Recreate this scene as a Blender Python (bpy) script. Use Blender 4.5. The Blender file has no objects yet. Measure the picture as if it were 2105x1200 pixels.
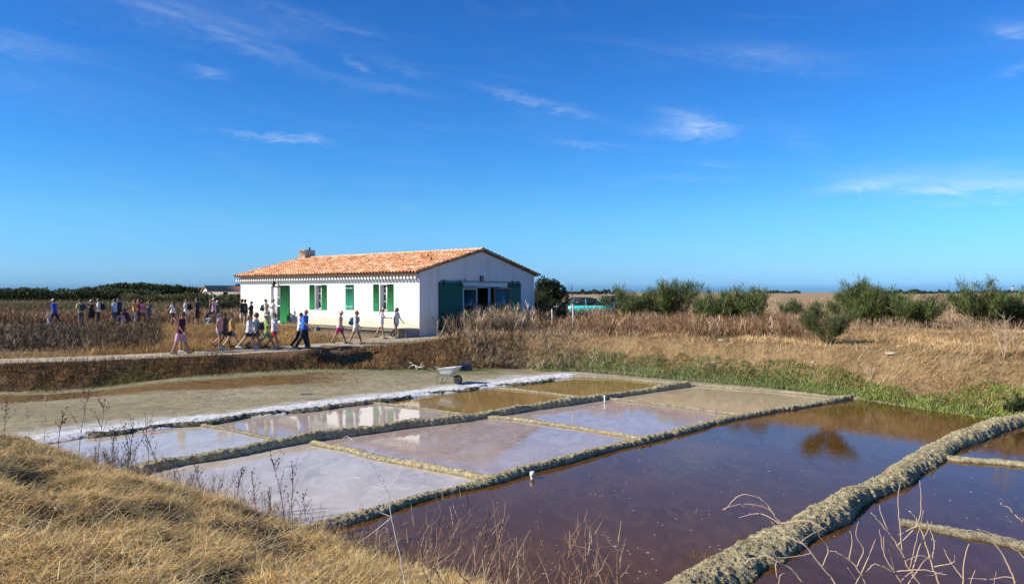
import bpy, math, random
import numpy as np
from mathutils import Vector, Matrix, Euler

random.seed(7)
rng = np.random.default_rng(7)
sc = bpy.context.scene
R = math.radians
CAMH = 3.7            # camera height above the water of the pans (z = 0)
FPX = 1520.0          # focal length in photo pixels

# ---------------------------------------------------------------- camera, world, sun, exposure
cam_d = bpy.data.cameras.new('camera')
cam = bpy.data.objects.new('camera', cam_d)
sc.collection.objects.link(cam)
cam.location = (0, 0, CAMH)
cam.rotation_euler = (R(90), 0, 0)
cam_d.sensor_width = 36.0
cam_d.lens = FPX / 2105.0 * 36.0
cam_d.clip_start = 0.1
cam_d.clip_end = 9000
sc.camera = cam

SUN_EL = R(31)
SUN_DIR = Vector((-0.944, -0.33, 0)).normalized() * math.cos(SUN_EL) + Vector((0, 0, math.sin(SUN_EL)))
sun_d = bpy.data.lights.new('sun', 'SUN')
sun_d.energy = 5.0
sun_d.angle = R(0.53)
sun_d.color = (1.0, 0.93, 0.82)
sun = bpy.data.objects.new('sun', sun_d)
sun.rotation_euler = SUN_DIR.to_track_quat('Z', 'Y').to_euler()
sun.location = (-30, -10, 30)
sc.collection.objects.link(sun)

world = bpy.data.worlds.new('World')
sc.world = world
world.use_nodes = True
wt = world.node_tree
wt.nodes.clear()
def wn(t, **k):
    n = wt.nodes.new(t)
    for a, b in k.items():
        setattr(n, a, b)
    return n
def wm(op, a, b=None, c=None):
    n = wn('ShaderNodeMath', operation=op)
    for i, v in enumerate((a, b, c)):
        if v is None:
            continue
        if isinstance(v, (int, float)):
            n.inputs[i].default_value = v
        else:
            wt.links.new(v, n.inputs[i])
    return n.outputs[0]
sky = wn('ShaderNodeTexSky', sky_type='NISHITA', sun_disc=False)
sky.sun_elevation = SUN_EL
sky.sun_rotation = math.atan2(SUN_DIR.x, SUN_DIR.y)
sky.altitude = 0
sky.air_density = 1.0
sky.dust_density = 0.35
sky.ozone_density = 2.2
hs = wn('ShaderNodeHueSaturation')
hs.inputs['Saturation'].default_value = 1.22
wt.links.new(sky.outputs[0], hs.inputs['Color'])
tc = wn('ShaderNodeTexCoord')
sep = wn('ShaderNodeSeparateXYZ')
wt.links.new(tc.outputs['Generated'], sep.inputs[0])
az = wm('ARCTAN2', sep.outputs[0], sep.outputs[1])
el = wm('ARCSINE', sep.outputs[2])
comb = wn('ShaderNodeCombineXYZ')
az2 = wm('MULTIPLY', az, 5.0)
el2 = wm('MULTIPLY', wm('SUBTRACT', el, wm('MULTIPLY', az, -0.16)), 34.0)
wt.links.new(az2, comb.inputs[0])
wt.links.new(el2, comb.inputs[1])
nz = wn('ShaderNodeTexNoise')
nz.inputs['Scale'].default_value = 1.0
nz.inputs['Detail'].default_value = 7.0
nz.inputs['Roughness'].default_value = 0.62
nz.inputs['Distortion'].default_value = 0.8
wt.links.new(comb.outputs[0], nz.inputs['Vector'])
streak = wm('POWER', nz.outputs['Fac'], 2.0)
comb2 = wn('ShaderNodeCombineXYZ')
wt.links.new(wm('MULTIPLY', az, 22.0), comb2.inputs[0])
wt.links.new(wm('MULTIPLY', el, 60.0), comb2.inputs[1])
nz2 = wn('ShaderNodeTexNoise')
nz2.inputs['Scale'].default_value = 1.0
nz2.inputs['Detail'].default_value = 8.0
nz2.inputs['Roughness'].default_value = 0.6
nz2.inputs['Distortion'].default_value = 1.6
wt.links.new(comb2.outputs[0], nz2.inputs['Vector'])
fine = nz2.outputs['Fac']
def blob(px, py, sx, sy, tilt, amt):
    """a wisp of cirrus: centre and half sizes given as view angles from photo pixels, tilt in degrees (down to the right)"""
    a0 = math.atan((px - 1052.5) / FPX)
    e0 = math.atan((600 - py) / FPX * math.cos(a0))
    ct, st = math.cos(R(tilt)), math.sin(R(tilt))
    da = wm('SUBTRACT', az, a0)
    de = wm('ADD', wm('SUBTRACT', el, e0), wm('MULTIPLY', wm('SUBTRACT', fine, 0.5), 0.03))
    u = wm('SUBTRACT', wm('MULTIPLY', da, ct), wm('MULTIPLY', de, st))
    v = wm('ADD', wm('MULTIPLY', da, st), wm('MULTIPLY', de, ct))
    u = wm('DIVIDE', u, sx / FPX)
    v = wm('DIVIDE', v, sy / FPX)
    g = wm('ADD', wm('MULTIPLY', u, u), wm('MULTIPLY', v, v))
    return wm('MULTIPLY', wm('EXPONENT', wm('MULTIPLY', g, -1.0)), amt)
tot = None
for b in [(370, 25, 170, 34, 3, .34), (470, 70, 170, 12, 22, .30), (580, 105, 90, 8, 24, .32), (600, 22, 150, 9, 10, .26), (432, 146, 32, 9, 0, .5),
          (560, 283, 85, 6, 2, 1.0), (640, 284, 18, 6, 8, .9), (735, 134, 25, 7, 25, .55), (830, 142, 60, 8, 10, .3), (790, 182, 110, 9, 5, .3), (1100, 208, 95, 8, 13, .75),
          (1425, 252, 60, 17, 18, 1.25), (1395, 275, 60, 12, 6, .75), (1480, 262, 40, 9, 8, .6), (1220, 298, 80, 6, 7, .45), (1560, 115, 130, 22, 12, .4),
          (1490, 335, 70, 6, 6, .25), (1760, 384, 80, 11, -6, .95), (1900, 366, 120, 22, 3, .7), (2010, 382, 130, 13, 2, 1.1), (2080, 412, 120, 6, 1, .5),
          (2090, 60, 35, 14, 15, .55), (2095, 140, 30, 8, -10, .45), (40, 92, 90, 14, 3, .3), (1430, 368, 80, 6, 3, .4), (1640, 300, 70, 24, 30, .16), (100, 180, 160, 40, 5, .14)]:
    g = blob(*b)
    tot = g if tot is None else wm('ADD', tot, g)
cl = wm('MULTIPLY', tot, wm('ADD', wm('MULTIPLY', wm('MULTIPLY', streak, fine), 5.2), 0.02))
thin = wm('MULTIPLY', wm('MAXIMUM', wm('SUBTRACT', nz.outputs['Fac'], 0.52), 0.0), 0.5)
cl = wm('MINIMUM', wm('ADD', wm('MULTIPLY', cl, 0.27), wm('MULTIPLY', thin, 0.28)), 0.6)
cloudmix = wn('ShaderNodeMix', data_type='RGBA')
cloudmix.inputs['B'].default_value = (8.0, 8.9, 10.0, 1)
wt.links.new(cl, cloudmix.inputs['Factor'])
tint = wn('ShaderNodeMix', data_type='RGBA', blend_type='MULTIPLY')
tint.inputs['Factor'].default_value = 1.0
# the photograph's deep blue: one smooth grade by height above the horizon, the same all round
grade = wn('ShaderNodeValToRGB')
ge = grade.color_ramp.elements
while len(ge) < 7: ge.new(0.5)
for e_, (p_, c_) in zip(ge, [(0.0, (0.20, 0.50, 0.86)), (0.004, (0.21, 0.52, 0.88)), (0.011, (0.31, 0.66, 1.0)), (0.03, (0.36, 0.72, 0.92)), (0.10, (0.38, 0.81, 0.77)), (0.19, (0.30, 0.76, 0.78)), (0.45, (0.24, 0.60, 0.68))]):
    e_.position = p_; e_.color = (*c_, 1)
wt.links.new(wm('MULTIPLY', wm('MAXIMUM', el, 0.0), 1.0 / 1.5708 * 1.57), grade.inputs[0])
boost = wn('ShaderNodeMix', data_type='RGBA', blend_type='MULTIPLY')
boost.inputs['Factor'].default_value = 1.0
boost.inputs['B'].default_value = (1.25, 1.25, 2.0, 1)
wt.links.new(grade.outputs[0], boost.inputs['A'])
wt.links.new(boost.outputs['Result'], tint.inputs['B'])
wt.links.new(hs.outputs[0], tint.inputs['A'])
wt.links.new(tint.outputs['Result'], cloudmix.inputs['A'])
bg = wn('ShaderNodeBackground')
bg.inputs['Strength'].default_value = 0.079
wt.links.new(cloudmix.outputs['Result'], bg.inputs['Color'])
wo = wn('ShaderNodeOutputWorld')
wt.links.new(bg.outputs[0], wo.inputs['Surface'])

sc.view_settings.view_transform = 'Standard'
sc.view_settings.look = 'None'
sc.view_settings.exposure = 0.5
sc.view_settings.gamma = 1.0
sc.view_settings.use_curve_mapping = False
sc.cycles.max_bounces = 6
sc.cycles.diffuse_bounces = 3
sc.cycles.glossy_bounces = 3
sc.cycles.transparent_max_bounces = 4
sc.cycles.caustics_reflective = False
sc.cycles.caustics_refractive = False

# ---------------------------------------------------------------- helpers
def tag(o, label=None, cat=None, group=None, kind=None):
    if label: o['label'] = label
    if cat: o['category'] = cat
    if group: o['group'] = group
    if kind: o['kind'] = kind
    return o

def empty(name, loc=(0, 0, 0), rz=0.0):
    o = bpy.data.objects.new(name, None)
    o.empty_display_size = 0.2
    o.location = loc
    o.rotation_euler = (0, 0, rz)
    sc.collection.objects.link(o)
    return o

class Acc:
    """collects points and faces of one mesh"""
    def __init__(self):
        self.v, self.f, self.c, self.n = [], [], [], 0
    def add(self, V, F, col=None):
        V = np.asarray(V, dtype=np.float64).reshape(-1, 3)
        if isinstance(F, np.ndarray):
            F = [F]
        for f in F:
            if not isinstance(f, np.ndarray):
                f = np.asarray([f])
            self.f.append(f.astype(np.int64) + self.n)
        self.v.append(V)
        if col is not None:
            col = np.asarray(col, dtype=np.float64)
            if col.ndim == 1:
                col = np.tile(col, (len(V), 1))
            self.c.append(col)
        self.n += len(V)
        return self
    def mesh(self, name, mat=None, smooth=False):
        V = np.concatenate(self.v)
        me = bpy.data.meshes.new(name)
        me.vertices.add(len(V))
        me.vertices.foreach_set('co', V.astype(np.float32).ravel())
        loops = np.concatenate([f.ravel() for f in self.f])
        tot = np.concatenate([np.full(len(f), f.shape[1]) for f in self.f])
        st = np.concatenate([[0], np.cumsum(tot)[:-1]])
        me.loops.add(len(loops))
        me.loops.foreach_set('vertex_index', loops.astype(np.int32))
        me.polygons.add(len(tot))
        me.polygons.foreach_set('loop_start', st.astype(np.int32))
        me.polygons.foreach_set('loop_total', tot.astype(np.int32))
        if smooth:
            me.polygons.foreach_set('use_smooth', np.ones(len(tot), dtype=bool))
        me.update(calc_edges=True)
        if self.c and sum(len(c) for c in self.c) == len(V):
            C = np.concatenate(self.c)
            C4 = np.ones((len(V), 4), dtype=np.float32)
            C4[:, :3] = C[:, :3]
            a = me.color_attributes.new('Col', 'FLOAT_COLOR', 'POINT')
            a.data.foreach_set('color', C4.ravel())
        if mat is not None:
            me.materials.append(mat)
        return me
    def obj(self, name, mat=None, parent=None, smooth=False, loc=None):
        o = bpy.data.objects.new(name, self.mesh(name, mat, smooth))
        sc.collection.objects.link(o)
        if parent is not None:
            o.parent = parent
        if loc is not None:
            o.location = loc
        return o

def box(x0, x1, y0, y1, z0, z1):
    V = [(x0, y0, z0), (x1, y0, z0), (x1, y1, z0), (x0, y1, z0), (x0, y0, z1), (x1, y0, z1), (x1, y1, z1), (x0, y1, z1)]
    F = np.array([[0, 3, 2, 1], [4, 5, 6, 7], [0, 1, 5, 4], [1, 2, 6, 5], [2, 3, 7, 6], [3, 0, 4, 7]])
    return np.array(V, float), F

def bevbox(x0, x1, y0, y1, z0, z1, b):
    """box with chamfered edges"""
    cx, cy, cz = (x0 + x1) / 2, (y0 + y1) / 2, (z0 + z1) / 2
    hx, hy, hz = (x1 - x0) / 2, (y1 - y0) / 2, (z1 - z0) / 2
    V = []
    for sx in (-1, 1):
        for sy in (-1, 1):
            for sz in (-1, 1):
                V += [(cx + sx * hx, cy + sy * (hy - b), cz + sz * (hz - b)), (cx + sx * (hx - b), cy + sy * hy, cz + sz * (hz - b)), (cx + sx * (hx - b), cy + sy * (hy - b), cz + sz * hz)]
    def i(sx, sy, sz, k): return ((sx > 0) * 4 + (sy > 0) * 2 + (sz > 0)) * 3 + k
    q, t = [], []
    for s in (-1, 1):
        a = [i(s, -1, -1, 0), i(s, 1, -1, 0), i(s, 1, 1, 0), i(s, -1, 1, 0)]
        b_ = [i(-1, s, -1, 1), i(1, s, -1, 1), i(1, s, 1, 1), i(-1, s, 1, 1)]
        c = [i(-1, -1, s, 2), i(1, -1, s, 2), i(1, 1, s, 2), i(-1, 1, s, 2)]
        q += [a if s > 0 else a[::-1], b_[::-1] if s > 0 else b_, c if s > 0 else c[::-1]]
    for s in (-1, 1):
        for r in (-1, 1):
            q.append([i(s, r, -1, 0), i(s, r, 1, 0), i(s, r, 1, 1), i(s, r, -1, 1)])
            q.append([i(s, -1, r, 0), i(s, 1, r, 0), i(s, 1, r, 2), i(s, -1, r, 2)])
            q.append([i(-1, s, r, 1), i(1, s, r, 1), i(1, s, r, 2), i(-1, s, r, 2)])
    for sx in (-1, 1):
        for sy in (-1, 1):
            for sz in (-1, 1):
                t.append([i(sx, sy, sz, 0), i(sx, sy, sz, 1), i(sx, sy, sz, 2)])
    return np.array(V, float), [np.array(q), np.array(t)]

def loft(rings, close=True):
    """rings: list of (n,3) arrays joined one after another; ends capped with n-gons"""
    n = len(rings[0])
    V = np.concatenate(rings)
    F = []
    for k in range(len(rings) - 1):
        a = k * n + np.arange(n)
        b = k * n + (np.arange(n) + 1) % n
        F.append(np.stack([a, b, b + n, a + n], 1))
    F = [np.concatenate(F)]
    if close:
        F.append(np.array([np.arange(n)[::-1]]))
        F.append(np.array([np.arange(n) + (len(rings) - 1) * n]))
    return V, F

def tube(pts, radii, n=6, close=True):
    pts = np.asarray(pts, float)
    radii = np.broadcast_to(np.asarray(radii, float), (len(pts),))
    T = np.gradient(pts, axis=0)
    T /= np.linalg.norm(T, axis=1)[:, None] + 1e-9
    up = np.array([0.0, 0.0, 1.0]) if abs(T[0][2]) < 0.9 else np.array([1.0, 0.0, 0.0])
    rings = []
    for p, t, r in zip(pts, T, radii):
        a = np.cross(t, up); a /= np.linalg.norm(a) + 1e-9
        b = np.cross(t, a)
        up = np.cross(a, t)
        th = np.arange(n) * 2 * np.pi / n
        rings.append(p + r * (np.cos(th)[:, None] * a + np.sin(th)[:, None] * b))
    return loft(rings, close)

def rcone(p0, p1, r0, r1, n=12, flat0=False, flat1=False, sy=1.0):
    """closed capsule with two radii; sy squashes the second cross axis"""
    p0 = np.asarray(p0, float); p1 = np.asarray(p1, float)
    d = p1 - p0
    L = np.linalg.norm(d) + 1e-9
    t = d / L
    up = np.array([0.0, 1.0, 0.0]) if abs(t[1]) < 0.9 else np.array([1.0, 0.0, 0.0])
    a = np.cross(up, t); a /= np.linalg.norm(a)
    b = np.cross(t, a)
    th = np.arange(n) * 2 * np.pi / n
    C = np.cos(th)[:, None] * a + np.sin(th)[:, None] * b * sy
    st = []
    if flat0:
        st.append((0, r0))
    else:
        for k in (80, 50, 25, 0):
            st.append((-r0 * math.sin(R(k)), r0 * math.cos(R(k))))
    if flat1:
        st.append((L, r1))
    else:
        for k in (0, 25, 50, 80):
            st.append((L + r1 * math.sin(R(k)), r1 * math.cos(R(k))))
    return loft([p0 + t * s + C * r for s, r in st])

def ellipsoid(c, r, n=12, m=7):
    rings = []
    th = np.arange(n) * 2 * np.pi / n
    for k in range(m):
        ph = -math.pi / 2 + math.pi * (k + 0.35) / (m - 0.3)
        rings.append(np.stack([c[0] + r[0] * math.cos(ph) * np.cos(th), c[1] + r[1] * math.cos(ph) * np.sin(th), np.full(n, c[2] + r[2] * math.sin(ph))], 1))
    return loft(rings)

def lathe(prof, n=16, c=(0, 0, 0)):
    th = np.arange(n) * 2 * np.pi / n
    rings = [np.stack([c[0] + r * np.cos(th), c[1] + r * np.sin(th), np.full(n, c[2] + z)], 1) for r, z in prof]
    return loft(rings)

# value noise in numpy
def _hash(ix, iy, s):
    h = (ix.astype(np.int64) * 374761393 + iy.astype(np.int64) * 668265263 + s * 1274126177) & 0x7fffffff
    h = ((h ^ (h >> 13)) * 1103515245 + 12345) & 0x7fffffff
    h = (h ^ (h >> 16)) & 0x7fffffff
    return (h % 100003) / 100003.0
def vnoise(x, y, s=0):
    ix, iy = np.floor(x), np.floor(y)
    fx, fy = x - ix, y - iy
    fx = fx * fx * (3 - 2 * fx); fy = fy * fy * (3 - 2 * fy)
    a, b = _hash(ix, iy, s), _hash(ix + 1, iy, s)
    c, d = _hash(ix, iy + 1, s), _hash(ix + 1, iy + 1, s)
    return (a + (b - a) * fx) * (1 - fy) + (c + (d - c) * fx) * fy
def fbm(x, y, sc_, o=4, s=0):
    r, amp, t = 0.0, 1.0, 0.0
    x = np.asarray(x, float) / sc_; y = np.asarray(y, float) / sc_
    for k in range(o):
        r = r + amp * vnoise(x * 1.03 + 17.3 * k, y + 5.1 * k, s + k)
        t += amp
        amp *= 0.5; x = x * 2.03; y = y * 2.03
    return r / t * 2 - 1          # -1 .. 1

def sstep(a, b, x):
    t = np.clip((x - a) / (b - a), 0, 1)
    return t * t * (3 - 2 * t)

def dist_poly(x, y, P, close=False):
    d = np.full(np.shape(x), 1e9)
    P = list(P) + ([P[0]] if close else [])
    for (ax, ay), (bx, by) in zip(P[:-1], P[1:]):
        vx, vy = bx - ax, by - ay
        t = np.clip(((x - ax) * vx + (y - ay) * vy) / (vx * vx + vy * vy + 1e-12), 0, 1)
        d = np.minimum(d, np.hypot(x - ax - t * vx, y - ay - t * vy))
    return d
def inside(x, y, P):
    r = np.zeros(np.shape(x), bool)
    n = len(P)
    for i in range(n):
        ax, ay = P[i]; bx, by = P[(i + 1) % n]
        if ay == by: continue
        c = ((ay > y) != (by > y)) & (x < (bx - ax) * (y - ay) / (by - ay) + ax)
        r ^= c
    return r

def at(px, py, z):
    """the point of the level z seen at that place of the photograph"""
    D = (CAMH - z) * FPX / (py - 600.0)
    return ((px - 1052.5) * D / FPX, D)
def atD(px, D):
    return ((px - 1052.5) * D / FPX, D)

# ---------------------------------------------------------------- materials
_mats = {}
def nmat(name):
    m = bpy.data.materials.new(name)
    m.use_nodes = True
    nt = m.node_tree
    nt.nodes.clear()
    out = nt.nodes.new('ShaderNodeOutputMaterial')
    b = nt.nodes.new('ShaderNodeBsdfPrincipled')
    nt.links.new(b.outputs[0], out.inputs[0])
    return m, nt, b
def N(nt, t, ins=None, **k):
    n = nt.nodes.new(t)
    for a, b in k.items(): setattr(n, a, b)
    for a, b in (ins or {}).items():
        if hasattr(b, 'is_output') or isinstance(b, bpy.types.NodeSocket):
            nt.links.new(b, n.inputs[a])
        else:
            n.inputs[a].default_value = b
    return n
def noise(nt, scale, detail=4, rough=0.55, vec=None, dist=0.0):
    n = N(nt, 'ShaderNodeTexNoise', {'Scale': scale, 'Detail': detail, 'Roughness': rough, 'Distortion': dist})
    if vec is not None: nt.links.new(vec, n.inputs['Vector'])
    return n.outputs['Fac']
def ramp(nt, fac, stops):
    r = nt.nodes.new('ShaderNodeValToRGB')
    while len(r.color_ramp.elements) < len(stops): r.color_ramp.elements.new(0.5)
    for e, (p, c) in zip(r.color_ramp.elements, stops):
        e.position = p
        e.color = (*c, 1) if len(c) == 3 else c
    nt.links.new(fac, r.inputs[0])
    return r.outputs[0]
def mixc(nt, f, a, b, mode='MIX'):
    n = nt.nodes.new('ShaderNodeMix'); n.data_type = 'RGBA'; n.blend_type = mode
    for s, v in (('Factor', f), ('A', a), ('B', b)):
        if isinstance(v, bpy.types.NodeSocket): nt.links.new(v, n.inputs[s])
        elif s == 'Factor': n.inputs[s].default_value = v
        else: n.inputs[s].default_value = (*v, 1)
    return n.outputs['Result']
def mth(nt, op, a, b=0.0):
    n = nt.nodes.new('ShaderNodeMath'); n.operation = op
    for i, v in enumerate((a, b)):
        if isinstance(v, bpy.types.NodeSocket): nt.links.new(v, n.inputs[i])
        else: n.inputs[i].default_value = v
    return n.outputs[0]
def geopos(nt):
    return nt.nodes.new('ShaderNodeNewGeometry').outputs['Position']
def objpos(nt):
    return nt.nodes.new('ShaderNodeTexCoord').outputs['Object']
def bump(nt, b, h, strength, dist=0.02):
    n = N(nt, 'ShaderNodeBump', {'Strength': strength, 'Distance': dist})
    nt.links.new(h, n.inputs['Height'])
    nt.links.new(n.outputs[0], b.inputs['Normal'])

def paint(col, rough=0.6, var=0.12, scale=14, metal=0.0, bumps=0.0):
    key = ('paint', tuple(round(c, 3) for c in col), rough, var, scale, metal)
    if key in _mats: return _mats[key]
    m, nt, b = nmat('surface')
    f = noise(nt, scale, 5, 0.6, objpos(nt))
    lo = tuple(c * (1 - var) for c in col); hi = tuple(min(1, c * (1 + var)) for c in col)
    c = ramp(nt, f, [(0.3, lo), (0.7, hi)])
    nt.links.new(c, b.inputs['Base Color'])
    b.inputs['Roughness'].default_value = rough
    b.inputs['Metallic'].default_value = metal
    if bumps: bump(nt, b, f, bumps, 0.01)
    _mats[key] = m
    return m

def attr_mat(name, rough=0.8, trans=0.0, spec=0.3, noise_scale=0, bmp=0, dust=0.3):
    m, nt, b = nmat(name)
    a = N(nt, 'ShaderNodeAttribute', attribute_name='Col').outputs['Color']
    c = a
    if noise_scale:
        f = noise(nt, noise_scale, 6, 0.7, geopos(nt))
        c = mixc(nt, 1.0, a, ramp(nt, f, [(0.25, (1 - dust,) * 3), (0.75, (1 + dust,) * 3)]), 'MULTIPLY')
        if bmp: bump(nt, b, f, bmp, 0.05)
    nt.links.new(c, b.inputs['Base Color'])
    b.inputs['Roughness'].default_value = rough
    b.inputs['Specular IOR Level'].default_value = spec
    if trans:
        tr = nt.nodes.new('ShaderNodeBsdfTranslucent')
        nt.links.new(c, tr.inputs[0])
        mx = nt.nodes.new('ShaderNodeMixShader')
        mx.inputs[0].default_value = trans
        nt.links.new(b.outputs[0], mx.inputs[1]); nt.links.new(tr.outputs[0], mx.inputs[2])
        out = [n for n in nt.nodes if n.type == 'OUTPUT_MATERIAL'][0]
        nt.links.new(mx.outputs[0], out.inputs[0])
    return m
M_ground = attr_mat('ground_soil', 0.95, 0, 0.15, 3.0, 0.0, 0.38)
def finish_ground():
    nt = M_ground.node_tree
    b = [n for n in nt.nodes if n.type == 'BSDF_PRINCIPLED'][0]
    p = geopos(nt)
    h = mth(nt, 'ADD', noise(nt, 9, 8, 0.7, p), mth(nt, 'MULTIPLY', noise(nt, 60, 4, 0.7, p), 0.35))
    bump(nt, b, h, 0.9, 0.06)
    mp = N(nt, 'ShaderNodeMapping', {'Scale': (0.8, 3.2, 1.0), 'Rotation': (0, 0, R(12))}); nt.links.new(p, mp.inputs[0])
    f2 = noise(nt, 4.5, 8, 0.75, mp.outputs[0], 0.4)
    old = b.inputs['Base Color'].links[0].from_socket
    c2 = mixc(nt, 1.0, old, ramp(nt, f2, [(0.3, (0.62, 0.60, 0.55)), (0.5, (1.0, 1.0, 1.0)), (0.72, (1.32, 1.32, 1.30))]), 'MULTIPLY')
    nt.links.new(c2, b.inputs['Base Color'])
finish_ground()
M_blade = attr_mat('dry_blades', 0.75, 0.22, 0.25)
M_leaf = attr_mat('leaves', 0.65, 0.28, 0.3)
M_twig = attr_mat('twigs', 0.85, 0.0, 0.2)

def mud_mat(name, lo, mid, hi, scale=9.0, salt=0.0):
    m, nt, b = nmat(name)
    p = geopos(nt)
    f = noise(nt, scale, 8, 0.72, p)
    c = ramp(nt, f, [(0.32, lo), (0.5, mid), (0.68, hi)])
    if salt:
        g = noise(nt, 2.3, 6, 0.7, p)
        c = mixc(nt, ramp(nt, g, [(0.5 - salt * 0.25, (0, 0, 0)), (0.62 - salt * 0.2, (1, 1, 1))]), c, (0.74, 0.73, 0.69))
    sepz = nt.nodes.new('ShaderNodeSeparateXYZ'); nt.links.new(p, sepz.inputs[0])
    wet = ramp(nt, mth(nt, 'ADD', sepz.outputs[2], mth(nt, 'MULTIPLY', f, 0.03)), [(0.015, (0.45, 0.43, 0.40)), (0.06, (1, 1, 1))])
    c = mixc(nt, 1.0, c, wet, 'MULTIPLY')
    nt.links.new(c, b.inputs['Base Color'])
    b.inputs['Roughness'].default_value = 0.9
    b.inputs['Specular IOR Level'].default_value = 0.2
    vor = N(nt, 'ShaderNodeTexVoronoi', {'Scale': 22.0}); nt.links.new(p, vor.inputs['Vector'])
    h = mth(nt, 'ADD', mth(nt, 'MULTIPLY', vor.outputs['Distance'], 0.6), noise(nt, 34, 6, 0.75, p))
    bump(nt, b, h, 1.0, 0.035)
    return m
M_dyke = mud_mat('dyke_mud', (0.19, 0.155, 0.085), (0.41, 0.345, 0.19), (0.64, 0.55, 0.34))
M_dyke_low = mud_mat('low_dyke_mud', (0.18, 0.15, 0.09), (0.34, 0.29, 0.18), (0.48, 0.42, 0.27), salt=0.0)
M_salt = mud_mat('salt_crust', (0.36, 0.32, 0.24), (0.62, 0.59, 0.52), (0.76, 0.745, 0.70), 6.0, salt=0.5)

def water_mat(name, lo, hi, deep, rough=0.035, specks=0.0, scum=None, rip=0.03, ripscale=5.0):
    m, nt, b = nmat(name)
    p = geopos(nt)
    mp = N(nt, 'ShaderNodeMapping', {'Scale': (1.0, 0.55, 1.0), 'Rotation': (0, 0, R(-25))}); nt.links.new(p, mp.inputs[0])
    f = noise(nt, 0.9, 7, 0.62, mp.outputs[0], 0.6)
    c = ramp(nt, f, [(0.33, lo), (0.67, hi)])
    if scum is not None:
        g = noise(nt, 2.6, 8, 0.66, mp.outputs[0], 1.2)
        c = mixc(nt, ramp(nt, g, [(0.47, (0, 0, 0)), (0.66, (0.75,) * 3)]), c, scum)
    if specks:
        for sc_, th, k in ((7.0, 0.10, 1.0), (2.2, 0.055, 0.8)):
            v = N(nt, 'ShaderNodeTexVoronoi', {'Scale': sc_, 'Randomness': 1.0}); nt.links.new(p, v.inputs['Vector'])
            pick = mth(nt, 'GREATER_THAN', noise(nt, 0.55 * sc_ ** 0.5, 3, 0.6, p), 0.60 - 0.06 * specks)
            edge = mth(nt, 'ADD', v.outputs['Distance'], mth(nt, 'MULTIPLY', mth(nt, 'SUBTRACT', noise(nt, sc_ * 6, 3, 0.7, p), 0.5), 0.14))
            d = mth(nt, 'MULTIPLY', mth(nt, 'MULTIPLY', mth(nt, 'LESS_THAN', edge, th), pick), k * 0.75)
            c = mixc(nt, d, c, (0.62, 0.58, 0.52))
    nt.links.new(c, b.inputs['Base Color'])
    b.inputs['Roughness'].default_value = rough
    b.inputs['IOR'].default_value = 1.33
    b.inputs['Specular IOR Level'].default_value = 0.5 if lo[0] > 0.15 else 0.27
    h = mth(nt, 'ADD', noise(nt, ripscale, 4, 0.6, mp.outputs[0], 0.5), mth(nt, 'MULTIPLY', noise(nt, ripscale * 5, 3, 0.6, mp.outputs[0]), 0.25))
    bump(nt, b, h, rip, 0.05)
    return m
# ---------------------------------------------------------------- terrain
FOOT_FAR = [(-60, 27.5), (-30, 27.0), at(-300, 812, .12), at(0, 808, .13), at(120, 803, .16), at(250, 788, .30), at(400, 773, .45), at(560, 758, .55), at(640, 753, .55), at(760, 760, .4),
            at(850, 760, .28), at(950, 757, .28), at(1060, 755, .2), at(1190, 764, .02), at(1420, 783, .02), at(1580, 797, .02), at(1745, 815, .02),
            at(1900, 838, .02), at(2050, 860, .02), at(2250, 884, .02), at(2700, 930, .02), (30, 14.5), (60, 12)]
CREST_FAR = [(-60, 29.3), (-30, 28.5), at(-300, 757, 1.0), at(0, 748, 1.02), at(200, 742, 1.03), at(400, 734, 1.05), at(560, 726, 1.06), at(638, 722, 1.07), at(665, 714, 1.1),
             at(760, 712, 1.18), atD(850, 34.4), atD(950, 35.3), atD(1060, 36.2), atD(1200, 35.6), atD(1300, 34.4), atD(1420, 32.6), atD(1580, 30.5),
             atD(1740, 28.3), atD(1900, 26.3), atD(2050, 24.6), atD(2250, 22.8), atD(2700, 20.3), (30, 18), (60, 16)]
FOOT_NEAR = [(-60, 15), (-14, 14.6), (-9.5, 14.0), (-7.6, 13.5), (-6.0, 12.9), (-4.8, 12.25), (-3.6, 11.55), (-2.55, 10.8), (-1.7, 9.95), (-0.8, 9.1), (0.5, 8.4), (4, 7.5), (9, 7.2), (15, 6.9), (60, 6)]
CREST_NEAR = [(-60, 12), (-12, 11.9), (-8.6, 11.5), (-7.0, 9.5), (-5.6, 7.6), (-4.2, 6.2), (-3.0, 5.2), (-1.5, 4.3), (0, 3.8), (2, 3.5), (15, 3.1), (60, 3)]
FARSIDE = CREST_FAR + [(60, 5000), (-60, 5000)]
UP_POLY = [(-5000, 29.3)] + CREST_FAR + [(5000, 14), (5000, 6000), (-5000, 6000)]
BEYOND_FOOT = [(-5000, 27.5)] + FOOT_FAR + [(5000, 10), (5000, 6000), (-5000, 6000)]
NEAR_POLY = [(-5000, 15)] + FOOT_NEAR + [(5000, 5), (5000, -50), (-5000, -50)]
NEAR_UP = [(-5000, 12)] + CREST_NEAR + [(5000, 3), (5000, -50), (-5000, -50)]
WATER_ZONE = [at(60, 905, 0), at(230, 885, 0), at(400, 868, 0), at(560, 849, 0), at(720, 829, 0), at(880, 810, 0), at(1030, 790, 0), at(1170, 773, 0), at(1420, 790, 0), at(1745, 819, 0),
              at(1900, 842, 0), at(2050, 863, 0), at(2250, 888, 0), at(2700, 936, 0), (30, 14.2), (60, 11.8), (60, 2), (-2, 2), (-12, 9)]

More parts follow.
